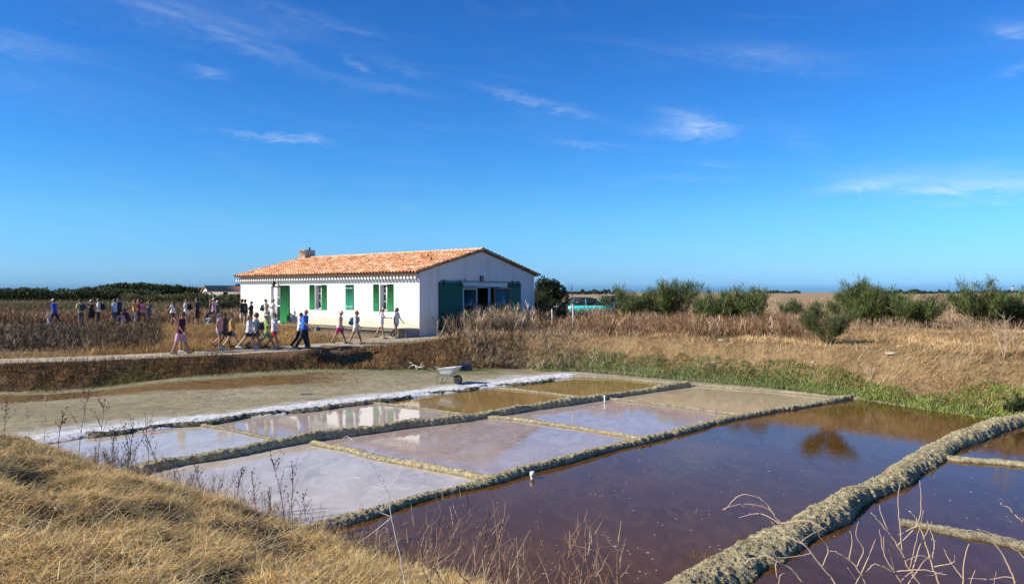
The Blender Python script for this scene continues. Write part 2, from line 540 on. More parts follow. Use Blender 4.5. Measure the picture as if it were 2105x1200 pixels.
def hup(x, y):
    l = 1.04 + np.clip(y - 28.5, 0, 18) * 0.028
    r = 1.6
    t = sstep(-6.5, 0.5, x - (y - 36) * 0.12)
    h = l * (1 - t) + r * t
    far = sstep(26, 40, y)
    return h + 0.05 * fbm(x, y, 3.0, 3, 5) * far + 0.10 * fbm(x, y, 14, 2, 9) * sstep(46, 70, y) * t

def gpt(px, py):
    """where the upland ground stands at that place of the photograph"""
    z = 1.3
    for _ in range(12):
        x, y = at(px, py, z)
        z = 0.5 * z + 0.5 * float(hup(np.array([x]), np.array([y]))[0])
    return at(px, py, z)
LOWER_PATH = [gpt(-400, 751), gpt(0, 742.5), gpt(200, 736), gpt(400, 727), gpt(560, 720), gpt(640, 713), gpt(740, 706), gpt(850, 696), gpt(950, 689), gpt(1090, 682), gpt(1180, 672)]
BACK_PATH = [gpt(-400, 688), gpt(0, 677), gpt(100, 672), gpt(200, 669), gpt(300, 669.5), gpt(400, 668), gpt(480, 666), gpt(560, 667), gpt(640, 672)]

def height(x, y):
    bf = inside(x, y, BEYOND_FOOT)
    uf = inside(x, y, UP_POLY)
    nf = inside(x, y, NEAR_POLY)
    nu = inside(x, y, NEAR_UP)
    wz = inside(x, y, WATER_ZONE)
    dw = dist_poly(x, y, WATER_ZONE, True)
    sd = np.where(wz, -dw, dw)
    zb = -0.12 + 0.17 * sstep(-0.15, 0.25, sd) + 0.10 * sstep(0.3, 7, sd)
    zb = zb + 0.015 * fbm(x, y, 1.2, 4, 2) * (sd > 0)
    d1 = dist_poly(x, y, FOOT_FAR); d2 = dist_poly(x, y, CREST_FAR)
    zf = 0.30 * sstep(-16.5, -11.5, x) * sstep(-3.0, -6.5, x) + 0.10 * sstep(-6, -4, x) * sstep(1, -1, x)
    zb = zb + zf * np.where(bf, 1.0, sstep(5.0, 0.0, d1))
    z = zb
    up = hup(x, y)
    lp = dist_poly(x, y, LOWER_PATH); bp = dist_poly(x, y, BACK_PATH)
    rough = (0.10 * fbm(x, y, 0.9, 4, 21) + 0.05 * fbm(x, y, 0.3, 2, 22)) * sstep(0.9, 1.8, lp) * sstep(0.6, 1.2, bp) * sstep(70, 50, y)
    t = d1 / (d1 + d2 + 1e-6)
    tt = sstep(0, 1, t) * 0.65 + t * 0.35
    slope = zb * (1 - tt) + up * tt + 0.26 * fbm(x, y, 0.9, 4, 31) * np.sin(np.pi * np.clip(t, 0, 1))
    z = np.where(bf & ~uf, slope, z)
    z = np.where(uf, up + rough * sstep(0, 0.6, d2), z)
    e1 = dist_poly(x, y, FOOT_NEAR); e2 = dist_poly(x, y, CREST_NEAR)
    t = e1 / (e1 + e2 + 1e-6)
    kn = 1.62 + 0 * x
    moundy = 0.12 * fbm(x, y, 0.6, 3, 41) + 0.04 * fbm(x, y, 0.25, 2, 42)
    z = np.where(nf & ~nu, zb * (1 - t ** .62) + kn * t ** .62 + moundy * sstep(0.0, 0.3, t), z)
    z = np.where(nu, kn + moundy, z)
    # the gully under the path
    gx, gy = gpt(716, 712)
    g = np.exp(-(((x - gx - 0.3) / 1.5) ** 2 + ((y - gy + 1.1) / 0.95) ** 2))
    z = z - 0.85 * g * sstep(0.9, 1.5, lp)
    return z

def lerp_cols(f, *cs):
    f = np.clip(f, 0, 1)[:, None] * (len(cs) - 1)
    cs = np.array(cs)
    i = np.clip(np.floor(f).astype(int)[:, 0], 0, len(cs) - 2)
    t = f - i[:, None]
    return cs[i] * (1 - t) + cs[i + 1] * t

def ground_colour(x, y):
    n1 = fbm(x, y, 1.1, 5, 3) * 0.5 + 0.5
    n2 = fbm(x, y, 6.0, 4, 4) * 0.5 + 0.5
    n3 = fbm(x * 0.35, y, 0.8, 4, 6) * 0.5 + 0.5
    bf = inside(x, y, BEYOND_FOOT); uf = inside(x, y, UP_POLY)
    nf = inside(x, y, NEAR_POLY); wz = inside(x, y, WATER_ZONE)
    d1 = dist_poly(x, y, FOOT_FAR); dw = dist_poly(x, y, WATER_ZONE, True)
    lp = dist_poly(x, y, LOWER_PATH); bp = dist_poly(x, y, BACK_PATH)
    # mud flat
    C = lerp_cols(n3 * 0.6 + n1 * 0.4, (0.22, 0.18, 0.095), (0.33, 0.275, 0.16), (0.42, 0.36, 0.23))
    def over(C, col, w):
        w = np.clip(w, 0, 1)[:, None]
        return C * (1 - w) + np.asarray(col) * w
    px_left = sstep(-5.5, -9.0, x)
    grn = sstep(1.7, 0.8, d1 + 1.2 * (n1 - .5)) * (0.45 + 0.55 * n2)
    C = over(C, (0.16, 0.175, 0.07), grn * sstep(-19, -14, x) * sstep(0, -3, x) * 0.55)
    red = sstep(0.9, 1.5, d1 + 0.9 * (n1 - .5) + 0.6 * sstep(-14, -18, x)) * sstep(3.3, 2.4, d1 + 1.3 * (n3 - .5))
    C = over(C, (0.17, 0.09, 0.022), red * 0.9 * sstep(-5.0, -9, x))
    C = over(C, (0.15, 0.15, 0.05), sstep(2.4, 1.0, d1) * sstep(-3.5, -2.5, x) * sstep(0, -1, x) * 0.6)
    # white salt dust beside the salt bank
    C = over(C, (0.60, 0.585, 0.53), (~wz) * sstep(1.6, 0.7, dw + 1.2 * (n3 - .5) + 0.5 * (n1 - .5)) * 0.75 * sstep(6, 0, x))
    # bed of the pans
    C = np.where(wz[:, None], lerp_cols(n1, (0.20, 0.17, 0.12), (0.33, 0.29, 0.21)), C)
    # slopes and upland
    sl = lerp_cols(n1, (0.10, 0.06, 0.03), (0.17, 0.10, 0.05), (0.25, 0.16, 0.08))
    straw = lerp_cols(n1 * 0.6 + n2 * 0.4, (0.11, 0.066, 0.03), (0.22, 0.145, 0.07), (0.34, 0.235, 0.12))
    w = sstep(-3, 3, x)[:, None]
    upc = lerp_cols(n1, (0.17, 0.11, 0.06), (0.28, 0.19, 0.10), (0.36, 0.26, 0.14)) * (1 - w) + straw * w
    far_r = lerp_cols(n2 * 0.5 + n1 * 0.5, (0.27, 0.18, 0.095), (0.36, 0.25, 0.14), (0.42, 0.31, 0.18))
    far_l = lerp_cols(n2 * 0.5 + n1 * 0.5, (0.07, 0.06, 0.025), (0.13, 0.105, 0.045), (0.19, 0.14, 0.065))
    wl = sstep(-6, 4, x + (60 - y) * 0.05)[:, None]
    far = far_l * (1 - wl) + far_r * wl
    fy = sstep(50, 62, y)[:, None]
    upc = upc * (1 - fy) + far * fy
    C = np.where((bf & ~uf)[:, None], sl * (1 - w) + straw * w, C)
    C = np.where(uf[:, None], upc, C)
    path = lerp_cols(n1 * 0.7 + n3 * 0.3, (0.32, 0.255, 0.16), (0.46, 0.385, 0.265), (0.54, 0.465, 0.34))
    lw = 0.95 + 0.55 * sstep(-9, -6, x) * sstep(0, -3, x)
    pw = sstep(lw + 0.25, lw - 0.1, lp + 0.5 * (n1 - .5)) * uf
    C = C * (1 - pw[:, None]) + path * pw[:, None]
    yard = sstep(3.2, 2.0, lp + 1.0 * (n2 - .5)) * sstep(-9.6, -8.2, x) * sstep(-1.5, -3.5, x) * uf * (y > 33) * 0.85
    C = C * (1 - yard[:, None]) + path * 0.93 * yard[:, None]
    pb = sstep(0.95, 0.7, bp + 0.4 * (n1 - .5)) * uf
    C = C * (1 - pb[:, None]) + path * 0.95 * pb[:, None]
    C = over(C, (0.09, 0.11, 0.035), sstep(1.0, 0.4, d1) * bf * sstep(0, 2, x))
    # a pale farm track far left and green meadow bits far right
    tr = sstep(1.6, 1.0, np.abs(y - 150 - 0.02 * x)) * sstep(-25, -32, x)
    C = over(C, (0.40, 0.36, 0.25), tr * uf)
    g = sstep(0.62, 0.72, fbm(x, y, 22, 3, 55) * 0.5 + 0.5) * uf * sstep(45, 60, y)
    C = over(C, (0.12, 0.13, 0.05), g * 0.5)
    C = np.where(nf[:, None], lerp_cols(n1, (0.07, 0.04, 0.016), (0.13, 0.08, 0.03), (0.2, 0.13, 0.055)), C)
    return C

def ladder(a, b, s0, s1=None, grow=None, maxn=2000):
    out = [a]; s = s0
    while out[-1] < b and len(out) < maxn:
        out.append(out[-1] + s)
        if grow: s *= grow
        elif s1: s = s0 + (s1 - s0) * (out[-1] - a) / (b - a)
    return out
ys = ladder(-30, 2.0, 1.6) + ladder(2.5, 13, 0.075)[:-1] + ladder(13, 33, 0.075, 0.13)[:-1] + ladder(33, 52, 0.13, 0.3)[:-1] + ladder(52, 5200, 0.35, grow=1.055)
xs_r = ladder(0, 8, 0.075)[:-1] + ladder(8, 24, 0.08, 0.2)[:-1] + ladder(24, 4500, 0.25, grow=1.07)
xs = sorted(set([-v for v in xs_r] + xs_r))
GX = np.array(xs); GY = np.array(sorted(set(ys)))
gx, gy = np.meshgrid(GX, GY)
GZ = height(gx.ravel(), gy.ravel()).reshape(gx.shape)
def gz(x, y):
    """ground level by interpolation in the ground mesh"""
    x = np.asarray(x, float); y = np.asarray(y, float)
    i = np.clip(np.searchsorted(GX, x) - 1, 0, len(GX) - 2); j = np.clip(np.searchsorted(GY, y) - 1, 0, len(GY) - 2)
    u = (x - GX[i]) / (GX[i + 1] - GX[i]); v = (y - GY[j]) / (GY[j + 1] - GY[j])
    return (GZ[j, i] * (1 - u) + GZ[j, i + 1] * u) * (1 - v) + (GZ[j + 1, i] * (1 - u) + GZ[j + 1, i + 1] * u) * v
def g1(x, y): return float(gz(np.array([x]), np.array([y]))[0])
acc = Acc()
nx, ny = len(GX), len(GY)
idx = (np.arange(ny - 1)[:, None] * nx + np.arange(nx - 1)[None, :]).ravel()
acc.add(np.stack([gx.ravel(), gy.ravel(), GZ.ravel()], 1), np.stack([idx, idx + 1, idx + nx + 1, idx + nx], 1), ground_colour(gx.ravel(), gy.ravel()))
ground = acc.obj('ground', M_ground, smooth=True)
tag(ground, 'dry tan marsh ground with banks, mud flat and pale footpaths', kind='structure')

# ---------------------------------------------------------------- dykes
def catmull(P, ds):
    P = np.asarray(P, float)
    Q = np.vstack([2 * P[0] - P[1], P, 2 * P[-1] - P[-2]])
    out = []
    for i in range(1, len(Q) - 2):
        n = max(2, int(np.linalg.norm(Q[i + 1] - Q[i]) / ds))
        t = np.linspace(0, 1, n, endpoint=False)[:, None]
        out.append(0.5 * ((2 * Q[i]) + (-Q[i - 1] + Q[i + 1]) * t + (2 * Q[i - 1] - 5 * Q[i] + 4 * Q[i + 1] - Q[i + 2]) * t ** 2 + (-Q[i - 1] + 3 * Q[i] - 3 * Q[i + 1] + Q[i + 2]) * t ** 3))
    out.append(P[-1:])
    return np.concatenate(out)

def dyke(name, pts, width, h, label, mat, ds=0.06, n=23, power=2.2, amp=0.03, wob=0.09, base=-0.12, seed=0, clods=900):
    P = catmull(pts, ds)
    T = np.gradient(P, axis=0); T /= np.linalg.norm(T, axis=1)[:, None]
    Nn = np.stack([-T[:, 1], T[:, 0]], 1)
    L = np.concatenate([[0], np.cumsum(np.linalg.norm(np.diff(P, axis=0), axis=1))])
    off = wob * fbm(L, L * 0, 1.6, 3, 60 + seed)
    wd = width * (1 + 0.42 * fbm(L, L * 0 + 9, 1.1, 3, 70 + seed))
    hh = h * (1 + 0.35 * fbm(L, L * 0 + 5, 1.3, 3, 80 + seed))
    s = np.linspace(-1, 1, n)
    S = np.sign(s) * np.abs(s) ** 0.85
    X = P[:, 0, None] + Nn[:, 0, None] * (off[:, None] + S[None] * wd[:, None] / 2)
    Y = P[:, 1, None] + Nn[:, 1, None] * (off[:, None] + S[None] * wd[:, None] / 2)
    prof = 1 - np.abs(S) ** power
    Z = base + prof[None] * (hh[:, None] - base)
    nz_ = fbm(X, Y, 0.16, 3, 90) * 0.35 + fbm(X, Y, 0.06, 3, 91) * 0.65
    clod = np.maximum(0, fbm(X, Y, 0.09, 2, 93)) * 0.9
    Z = Z + amp * (nz_ * 1.5 + clod) * np.clip(prof * 3, 0, 1)[None]
    X = X + amp * 0.8 * fbm(X, Y, 0.11, 2, 94); Y = Y + amp * 0.8 * fbm(X + 7, Y, 0.11, 2, 95)
    m = len(P)
    a = Acc()
    idx = (np.arange(m - 1)[:, None] * n + np.arange(n - 1)[None]).ravel()
    a.add(np.stack([X.ravel(), Y.ravel(), Z.ravel()], 1), np.stack([idx, idx + n, idx + n + 1, idx + 1], 1))
    if clods:
        rc = np.random.default_rng(500 + seed)
        i = rc.integers(0, m, clods); j = rc.integers(2, n - 2, clods)
        rad = rc.uniform(.007, .026, clods) * (1 + 1.0 * rc.uniform(0, 1, clods) ** 5) * (amp / .045)
        OV = np.array([(1, 0, 0), (-1, 0, 0), (0, 1, 0), (0, -1, 0), (0, 0, .8), (0, 0, -.8), (.6, .6, .3), (-.6, .6, .3), (-.6, -.6, .3), (.6, -.6, .3)])
        OF = np.array([[0, 6, 4], [6, 2, 4], [2, 7, 4], [7, 1, 4], [1, 8, 4], [8, 3, 4], [3, 9, 4], [9, 0, 4], [0, 5, 6], [6, 5, 2], [2, 5, 7], [7, 5, 1], [1, 5, 8], [8, 5, 3], [3, 5, 9], [9, 5, 0]])
        V = OV[None] * rad[:, None, None] * rc.uniform(.5, 1.4, (clods, 10, 1)) * np.array([1, 1, .6]) + np.stack([X[i, j], Y[i, j], Z[i, j]], 1)[:, None]
        F = (np.arange(clods)[:, None, None] * 10 + OF[None]).reshape(-1, 3)
        a.add(V.reshape(-1, 3), F)
    o = a.obj(name, mat, smooth=True)
    return tag(o, label, kind='structure')

M_edge = mud_mat('wet_edge_mud', (0.05, 0.045, 0.03), (0.13, 0.115, 0.07), (0.45, 0.42, 0.34))
D0 = 0.08
def pl(z, *pp): return [at(a, b, z) for a, b in pp]
dyke('dyke', pl(.1, (250, 978), (330, 951), (450, 933), (590, 905), (780, 878), (985, 852), (1120, 832), (1225, 816), (1330, 801), (1412, 789)), 0.40, 0.19,
     'dark tall mud dyke between the left and right rows of salt pans', M_dyke, ds=0.045, n=31, power=4.5, clods=4000)
dyke('low_dyke', pl(.05, (405, 868), (500, 885), (596, 906)), 0.36, 0.05, 'low mud ridge right of the pan with sky reflections', M_dyke_low, seed=1, amp=0.02)
dyke('low_dyke', pl(.05, (765, 826), (870, 838), (990, 855)), 0.32, 0.05, 'low mud ridge between the pan mirroring the house and the brown pan', M_dyke_low, seed=2, amp=0.02)
dyke('low_dyke', pl(.05, (1018, 795), (1110, 804), (1215, 818)), 0.34, 0.06, 'low mud ridge between the two farthest brown pans', M_dyke_low, seed=3, amp=0.02)
dyke('cross_dyke', pl(.08, (640, 905), (700, 917), (800, 938), (900, 957), (1020, 982)), 0.46, 0.085, 'broad mud ridge between the two nearest pink pans', M_dyke, ds=0.045, seed=4, amp=0.025)
dyke('cross_dyke', pl(.08, (1005, 853), (1080, 860), (1200, 877), (1335, 900)), 0.36, 0.07, 'mud ridge between the second and third pink pan', M_dyke, seed=5, amp=0.025)
dyke('cross_dyke', pl(.06, (1240, 815), (1300, 822), (1400, 834), (1530, 852)), 0.36, 0.06, 'mud ridge in front of the farthest pink pan', M_dyke_low, seed=6, amp=0.02)
dyke('dyke', pl(.1, (520, 1118), (640, 1078), (760, 1047), (900, 1008), (1010, 981), (1090, 958), (1210, 927), (1330, 898), (1430, 873), (1530, 850), (1640, 832), (1750, 812)), 0.36, 0.105,
     'long mud dyke between the pink pans and the big brown pond', M_dyke, ds=0.04, n=29, seed=7, power=3.6, amp=0.032, clods=6000)
dyke('shore', pl(.06, (1150, 771), (1260, 775), (1360, 783), (1420, 788), (1560, 799), (1690, 811), (1770, 817)), 0.7, 0.08, 'pale mud shore behind the farthest pans', M_dyke_low, seed=8, amp=0.02)
dyke('big_dyke', pl(.22, (1200, 1310), (1380, 1196), (1480, 1145), (1560, 1106), (1660, 1058), (1760, 1005), (1850, 957), (1930, 908), (2010, 876), (2105, 850), (2260, 822)), 0.74, 0.20,
     'wide rough mud dyke running to the right edge of the big pond', M_dyke, ds=0.03, n=55, power=3.2, amp=0.034, seed=9, wob=0.09, clods=9000)
dyke('side_dyke', pl(.08, (1900, 925), (1960, 938), (2040, 943), (2160, 955), (2300, 965)), 0.48, 0.08, 'short mud ridge branching off the big dyke to the right', M_dyke, seed=10, amp=0.025)
dyke('mud_bar', pl(.0, (1850, 1074), (1900, 1081), (1980, 1098), (2060, 1112), (2200, 1150)), 0.42, 0.06, 'thin mud bar just breaking the water of the right pond', M_dyke_low, seed=11, amp=0.03)
dyke('salt_bank', pl(.1, (60, 900), (180, 884), (300, 872), (420, 856), (540, 843), (640, 829), (760, 817), (880, 802), (960, 792), (1040, 783), (1120, 773), (1175, 768)), 1.55, 0.10,
     'white salt crusted bank along the left row of pans', M_salt, ds=0.07, n=35, power=3.2, amp=0.035, seed=12)
# dark crumbling edge of the salt bank over the water
dyke('bank_edge', pl(.02, (180, 899), (300, 886), (420, 869), (540, 855), (640, 841), (760, 827), (880, 811), (960, 801), (1040, 792), (1130, 782)), 0.55, 0.10,
     'dark crumbling mud edge below the salt bank', M_edge, ds=0.06, n=19, power=1.8, amp=0.045, seed=13, wob=0.35, clods=1600)

# ---------------------------------------------------------------- water, one sheet for each pan
def sheet(name, pts, mat, label, z=0.0):
    P = np.array([(x, y, z) for x, y in pts])
    o = Acc().add(P, np.array([np.arange(len(P))])).obj(name, mat)
    return tag(o, label, kind='structure')
PINK = dict(lo=(0.33, 0.265, 0.26), hi=(0.47, 0.40, 0.40), deep=None)
W_lav = water_mat('lavender_brine', (0.43, 0.35, 0.265), (0.59, 0.50, 0.385), None, 0.035, 0.0, (0.66, 0.58, 0.48), 0.03)
W_pink = water_mat('pink_brine', (0.34, 0.245, 0.19), (0.45, 0.34, 0.28), None, 0.025, 0.0, (0.52, 0.42, 0.37), 0.02)
W_tan = water_mat('tan_brine', (0.23, 0.14, 0.035), (0.32, 0.20, 0.065), None, 0.03, 0.0, None, 0.035)
W_mirror = water_mat('pale_brine', (0.36, 0.28, 0.21), (0.46, 0.37, 0.30), None, 0.02, 0.0, None, 0.02)
W_ochre = water_mat('ochre_brine', (0.42, 0.30, 0.18), (0.58, 0.44, 0.29), None, 0.04, 0.0, (0.42, 0.38, 0.24), 0.03)
W_pond = water_mat('brown_pond', (0.074, 0.032, 0.006), (0.106, 0.046, 0.010), None, 0.03, 1.0, (0.125, 0.062, 0.018), 0.03, 7.0)
W_pond2 = water_mat('violet_pond', (0.062, 0.026, 0.008), (0.090, 0.037, 0.012), None, 0.03, 0.6, (0.11, 0.052, 0.022), 0.03, 7.0)
sheet('pan_water', pl(0, (60, 900), (230, 885), (405, 864), (596, 906), (450, 933), (250, 975)), W_lav, 'lavender brine of the nearest left pan')
sheet('pan_water', pl(0, (405, 864), (560, 845), (765, 824), (988, 853), (780, 880), (596, 906)), W_mirror, 'pale brine mirroring the house wall')
sheet('pan_water', pl(0, (765, 824), (880, 806), (1018, 793), (1213, 817), (1120, 832), (988, 853)), W_tan, 'tan brine behind the pan mirroring the house')
sheet('pan_water', pl(0, (1018, 793), (1175, 769), (1300, 777), (1415, 788), (1330, 801), (1213, 817)), W_tan, 'tan brine of the farthest left pan')
sheet('pan_water', pl(0, (250, 975), (450, 935), (650, 904), (1015, 982), (900, 1010), (640, 1080), (500, 1125)), W_lav, 'lavender brine of the nearest right pan')
sheet('pan_water', pl(0, (650, 904), (780, 880), (1000, 851), (1335, 899), (1210, 928), (1015, 982)), W_pink, 'pink brine mirroring the gable')
sheet('pan_water', pl(0, (1000, 851), (1120, 832), (1240, 814), (1530, 852), (1430, 873), (1335, 899)), W_pink, 'pinkish brine of the third right pan')
sheet('pan_water', pl(0, (1240, 814), (1330, 801), (1415, 787), (1560, 798), (1760, 815), (1640, 833), (1530, 852)), W_ochre, 'ochre shallow brine of the farthest right pan')
big = pl(0.0, (1800, 816), (1640, 833), (1530, 852), (1430, 875), (1335, 900), (1210, 929), (1090, 960), (1010, 983), (900, 1010), (760, 1049), (640, 1080), (520, 1125))
sheet('pond_water', big + [(-4.5, 8), (-1.2, 6.5), (0.5, 6.5)] + pl(0, (1200, 1310), (1380, 1196), (1560, 1106), (1760, 1005), (1930, 908), (2010, 876), (2105, 850), (2150, 842)), W_pond, 'brown water of the big pond with specks of foam')
sheet('pond_water', pl(0, (2260, 822), (2105, 850), (2010, 876), (1930, 908)) + pl(0, (1960, 938), (2040, 943), (2160, 955), (2300, 965), (3000, 965)) + [(26, 19)], W_pond2, 'small dark water corner at the far right')
sheet('pond_water', pl(0, (1930, 908), (1760, 1005), (1560, 1106), (1380, 1196), (1200, 1310)) + [(2, 6.3), (60, 5), (60, 11)] + pl(0, (3000, 965), (2300, 965), (2160, 955), (2040, 943), (1960, 938)), W_pond2, 'violet brown water right of the wide dyke')
# ---------------------------------------------------------------- the salt worker's house
HA = np.array([-4.86, 38.8]); HB = 1.30        # near corner, ground level of the house
HRZ = math.atan2(0.768, 0.641)                # local X runs along the gable, local Y along the long wall
HL, HW = 17.6, 9.76
def Lpx(px):
    r = (px - 1052.5) / FPX
    return (-4.86 - 38.8 * r) / (0.768 + 0.641 * r)
def Spx(px):
    r = (px - 1052.5) / FPX
    return (38.8 * r + 4.86) / (0.641 - 0.768 * r)
def zL(px, py): return CAMH - (py - 600) * (38.8 + 0.641 * Lpx(px)) / FPX - HB
def zS(px, py): return CAMH - (py - 600) * (38.8 + 0.768 * Spx(px)) / FPX - HB

house = empty('house', (HA[0], HA[1], HB), HRZ)
tag(house, 'white salt worker\'s house with orange tiled roof and green shutters beside the pans', 'house')

def stucco(name, base, stain, gable=False):
    m, nt, b = nmat(name)
    p = objpos(nt)
    f = noise(nt, 1.1, 6, 0.6, p)
    c = ramp(nt, f, [(0.3, tuple(v * 0.93 for v in base)), (0.7, base)])
    sp = nt.nodes.new('ShaderNodeSeparateXYZ'); nt.links.new(p, sp.inputs[0])
    mp = N(nt, 'ShaderNodeMapping', {'Scale': (2.4, 2.4, 0.16)}); nt.links.new(p, mp.inputs[0])
    streak = noise(nt, 1.0, 6, 0.65, mp.outputs[0])
    c = mixc(nt, ramp(nt, streak, [(0.5, (0, 0, 0)), (0.75, (0.55 if gable else 0.14,) * 3)]), c, tuple(v * 0.62 for v in base))
    # rising damp: ochre stain low on the wall, its edge uneven
    n2 = noise(nt, 1.6, 6, 0.65, p)
    hgt = mth(nt, 'SUBTRACT', sp.outputs[2], mth(nt, 'MULTIPLY', n2, 1.3))
    c = mixc(nt, ramp(nt, hgt, [(0.05, (0.62 if not gable else 0.3,) * 3), (0.80, (0.0,) * 3)]), c, stain)
    nt.links.new(c, b.inputs['Base Color'])
    b.inputs['Roughness'].default_value = 0.9
    bump(nt, b, mth(nt, 'ADD', noise(nt, 5, 5, 0.6, p), mth(nt, 'MULTIPLY', noise(nt, 40, 4, 0.6, p), 0.3)), 0.35, 0.02)
    return m
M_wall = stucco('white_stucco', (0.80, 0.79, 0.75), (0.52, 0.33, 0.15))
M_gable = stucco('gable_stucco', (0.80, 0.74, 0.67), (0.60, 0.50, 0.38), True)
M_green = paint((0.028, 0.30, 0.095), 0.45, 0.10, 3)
M_turq = paint((0.06, 0.40, 0.26), 0.5, 0.10, 3)
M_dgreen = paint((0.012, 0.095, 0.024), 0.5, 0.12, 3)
M_white = paint((0.76, 0.75, 0.72), 0.5, 0.05, 4)
M_dark = paint((0.02, 0.02, 0.022), 0.5, 0.2, 6)
M_wood = paint((0.33, 0.13, 0.035), 0.5, 0.2, 9)
M_conc = paint((0.40, 0.36, 0.28), 0.9, 0.25, 5, bumps=0.6)
M_room = paint((0.16, 0.15, 0.14), 0.8, 0.1, 2)
def glass_mat(name, col, rough=0.04):
    m, nt, b = nmat(name)
    b.inputs['Base Color'].default_value = (*col, 1)
    b.inputs['Roughness'].default_value = rough
    b.inputs['IOR'].default_value = 1.5
    bump(nt, b, noise(nt, 0.8, 2, 0.5, objpos(nt)), 0.05, 0.05)
    return m
M_glass = glass_mat('window_glass', (0.022, 0.026, 0.03))
M_glass2 = glass_mat('door_glass', (0.05, 0.13, 0.13), 0.02)  # turquoise reflection painted into the pane colour

def wall_panel(acc, ax, length, z0, z1, thick, holes, pos=0.0, inward=1):
    """wall standing on an axis: ax 'y' = in the plane X = pos running along Y; ax 'x' = in the plane Y = pos. holes: (a0, a1, z0, z1)"""
    A = sorted(set([0.0, length] + [h[0] for h in holes] + [h[1] for h in holes]))
    Z = sorted(set([z0, z1] + [h[2] for h in holes] + [h[3] for h in holes]))
    def pt(a, d, z):
        return (pos + inward * d, a, z) if ax == 'y' else (a, pos + inward * d, z)
    def quad(*p): acc.add(np.array(p), np.array([[0, 1, 2, 3]]))
    for a0, a1 in zip(A[:-1], A[1:]):
        for b0, b1 in zip(Z[:-1], Z[1:]):
            if any(h[0] <= a0 and a1 <= h[1] and h[2] <= b0 and b1 <= h[3] for h in holes): continue
            for d in (0, thick):
                quad(pt(a0, d, b0), pt(a1, d, b0), pt(a1, d, b1), pt(a0, d, b1))
    for h in holes:
        quad(pt(h[0], 0, h[2]), pt(h[0], thick, h[2]), pt(h[0], thick, h[3]), pt(h[0], 0, h[3]))
        quad(pt(h[1], 0, h[2]), pt(h[1], thick, h[2]), pt(h[1], thick, h[3]), pt(h[1], 0, h[3]))
        quad(pt(h[0], 0, h[2]), pt(h[1], 0, h[2]), pt(h[1], thick, h[2]), pt(h[0], thick, h[2]))
        quad(pt(h[0], 0, h[3]), pt(h[1], 0, h[3]), pt(h[1], thick, h[3]), pt(h[0], thick, h[3]))

zw0, zw1 = 1.385, 2.80          # window bottom / top above the house base
door = (Lpx(577), Lpx(556.5), 0.42, 2.79)
win1 = (Lpx(662), Lpx(648), zw0, zw1)
win3 = (Lpx(797.3), Lpx(781), zw0, zw1)
win2 = (Lpx(726), Lpx(712), zw0 + .03, zw1 - .02)
EZ = 3.50                        # top of the long walls
RZ_ = 4.81                       # ridge
a = Acc()
wall_panel(a, 'y', HL, -0.4, EZ, 0.36, [door, win1, win3, win2])
a.obj('front_wall', M_wall, house)
gd = (Spx(951), Spx(1027), 0.5, 2.76)
a = Acc()
wall_panel(a, 'x', HW, -0.4, EZ - 0.002, 0.36, [gd], pos=0.003)
# the gable triangle
for y in (0.003, 0.363):
    a.add(np.array([(0, y, EZ - 0.002), (HW, y, EZ - 0.002), (HW / 2, y, RZ_ - 0.04)]), np.array([[0, 1, 2]]))
a.obj('gable_wall', M_gable, house)
a = Acc()
wall_panel(a, 'x', HW, -0.4, EZ, 0.36, [], pos=HL - 0.36)
a.add(np.array([(0, HL, EZ), (HW, HL, EZ), (HW / 2, HL, RZ_ - 0.04)]), np.array([[0, 1, 2]]))
wall_panel(a, 'y', HL, -0.4, EZ, 0.36, [], pos=HW, inward=-1)
a.obj('back_wall', M_gable, house)
a = Acc(); a.add(*box(0.37, HW - 0.37, 0.37, HL - 0.37, 0.30, 0.40)); a.add(*box(0.37, HW - .37, 5.0, 5.1, 0.4, 3.4)); a.add(*box(0.37, HW - .37, 10.5, 10.6, 0.4, 3.4))
a.obj('interior_floor', M_room, house)

# shutters
def shutter(L0, L1, z0, z1, mat, d=0.05, side='y', pos=0.0, boards=3, label=None, battens=()):
    ac = Acc()
    ws = (L1 - L0) / boards
    for k in range(boards):
        p0, p1 = L0 + k * ws + 0.004, L0 + (k + 1) * ws - 0.004
        if side == 'y': ac.add(*bevbox(pos - d, pos - 0.012, p0, p1, z0, z1, 0.006))
        else: ac.add(*bevbox(p0, p1, pos - d, pos - 0.012, z0, z1, 0.006))
    for z in (z0 + 0.22, z1 - 0.22):
        if side == 'y': ac.add(*box(pos - 0.013, pos - 0.002, L0 + 0.02, L1 - 0.02, z - 0.05, z + 0.05))
    o = ac.obj('shutter', mat, house)
    if label: o['label'] = label
    for (h0, h1, z, m) in battens:
        q = Acc().add(*box(pos - d - 0.010, pos - d + 0.002, h0, h1, z - 0.022, z + 0.022))
        q.obj('strap_hinge', m, o)
    return o
def knob(par, L, z, x=-0.065):
    Acc().add(*ellipsoid((x, L, z), (0.025, 0.03, 0.03), 8, 5)).obj('latch', M_dark, par)
for (w, l0, l1, r0, r1) in ((win1, 646.8, 636.8, 671.8, 662), (win3, 779, 768, 809, 797.5)):
    s1_ = shutter(Lpx(l0), Lpx(l1), w[2] - 0.04, w[3] + 0.03, M_green)
    s2_ = shutter(Lpx(r0), Lpx(r1) , w[2] - 0.04, w[3] + 0.03, M_green)
    knob(s1_, (Lpx(l0) + Lpx(l1)) / 2, w[2] + 0.50); knob(s2_, (Lpx(r0) + Lpx(r1)) / 2, w[2] + 0.50)
mid = Lpx(719)
M_pale = paint((0.42, 0.60, 0.50), 0.5, 0.05, 3)
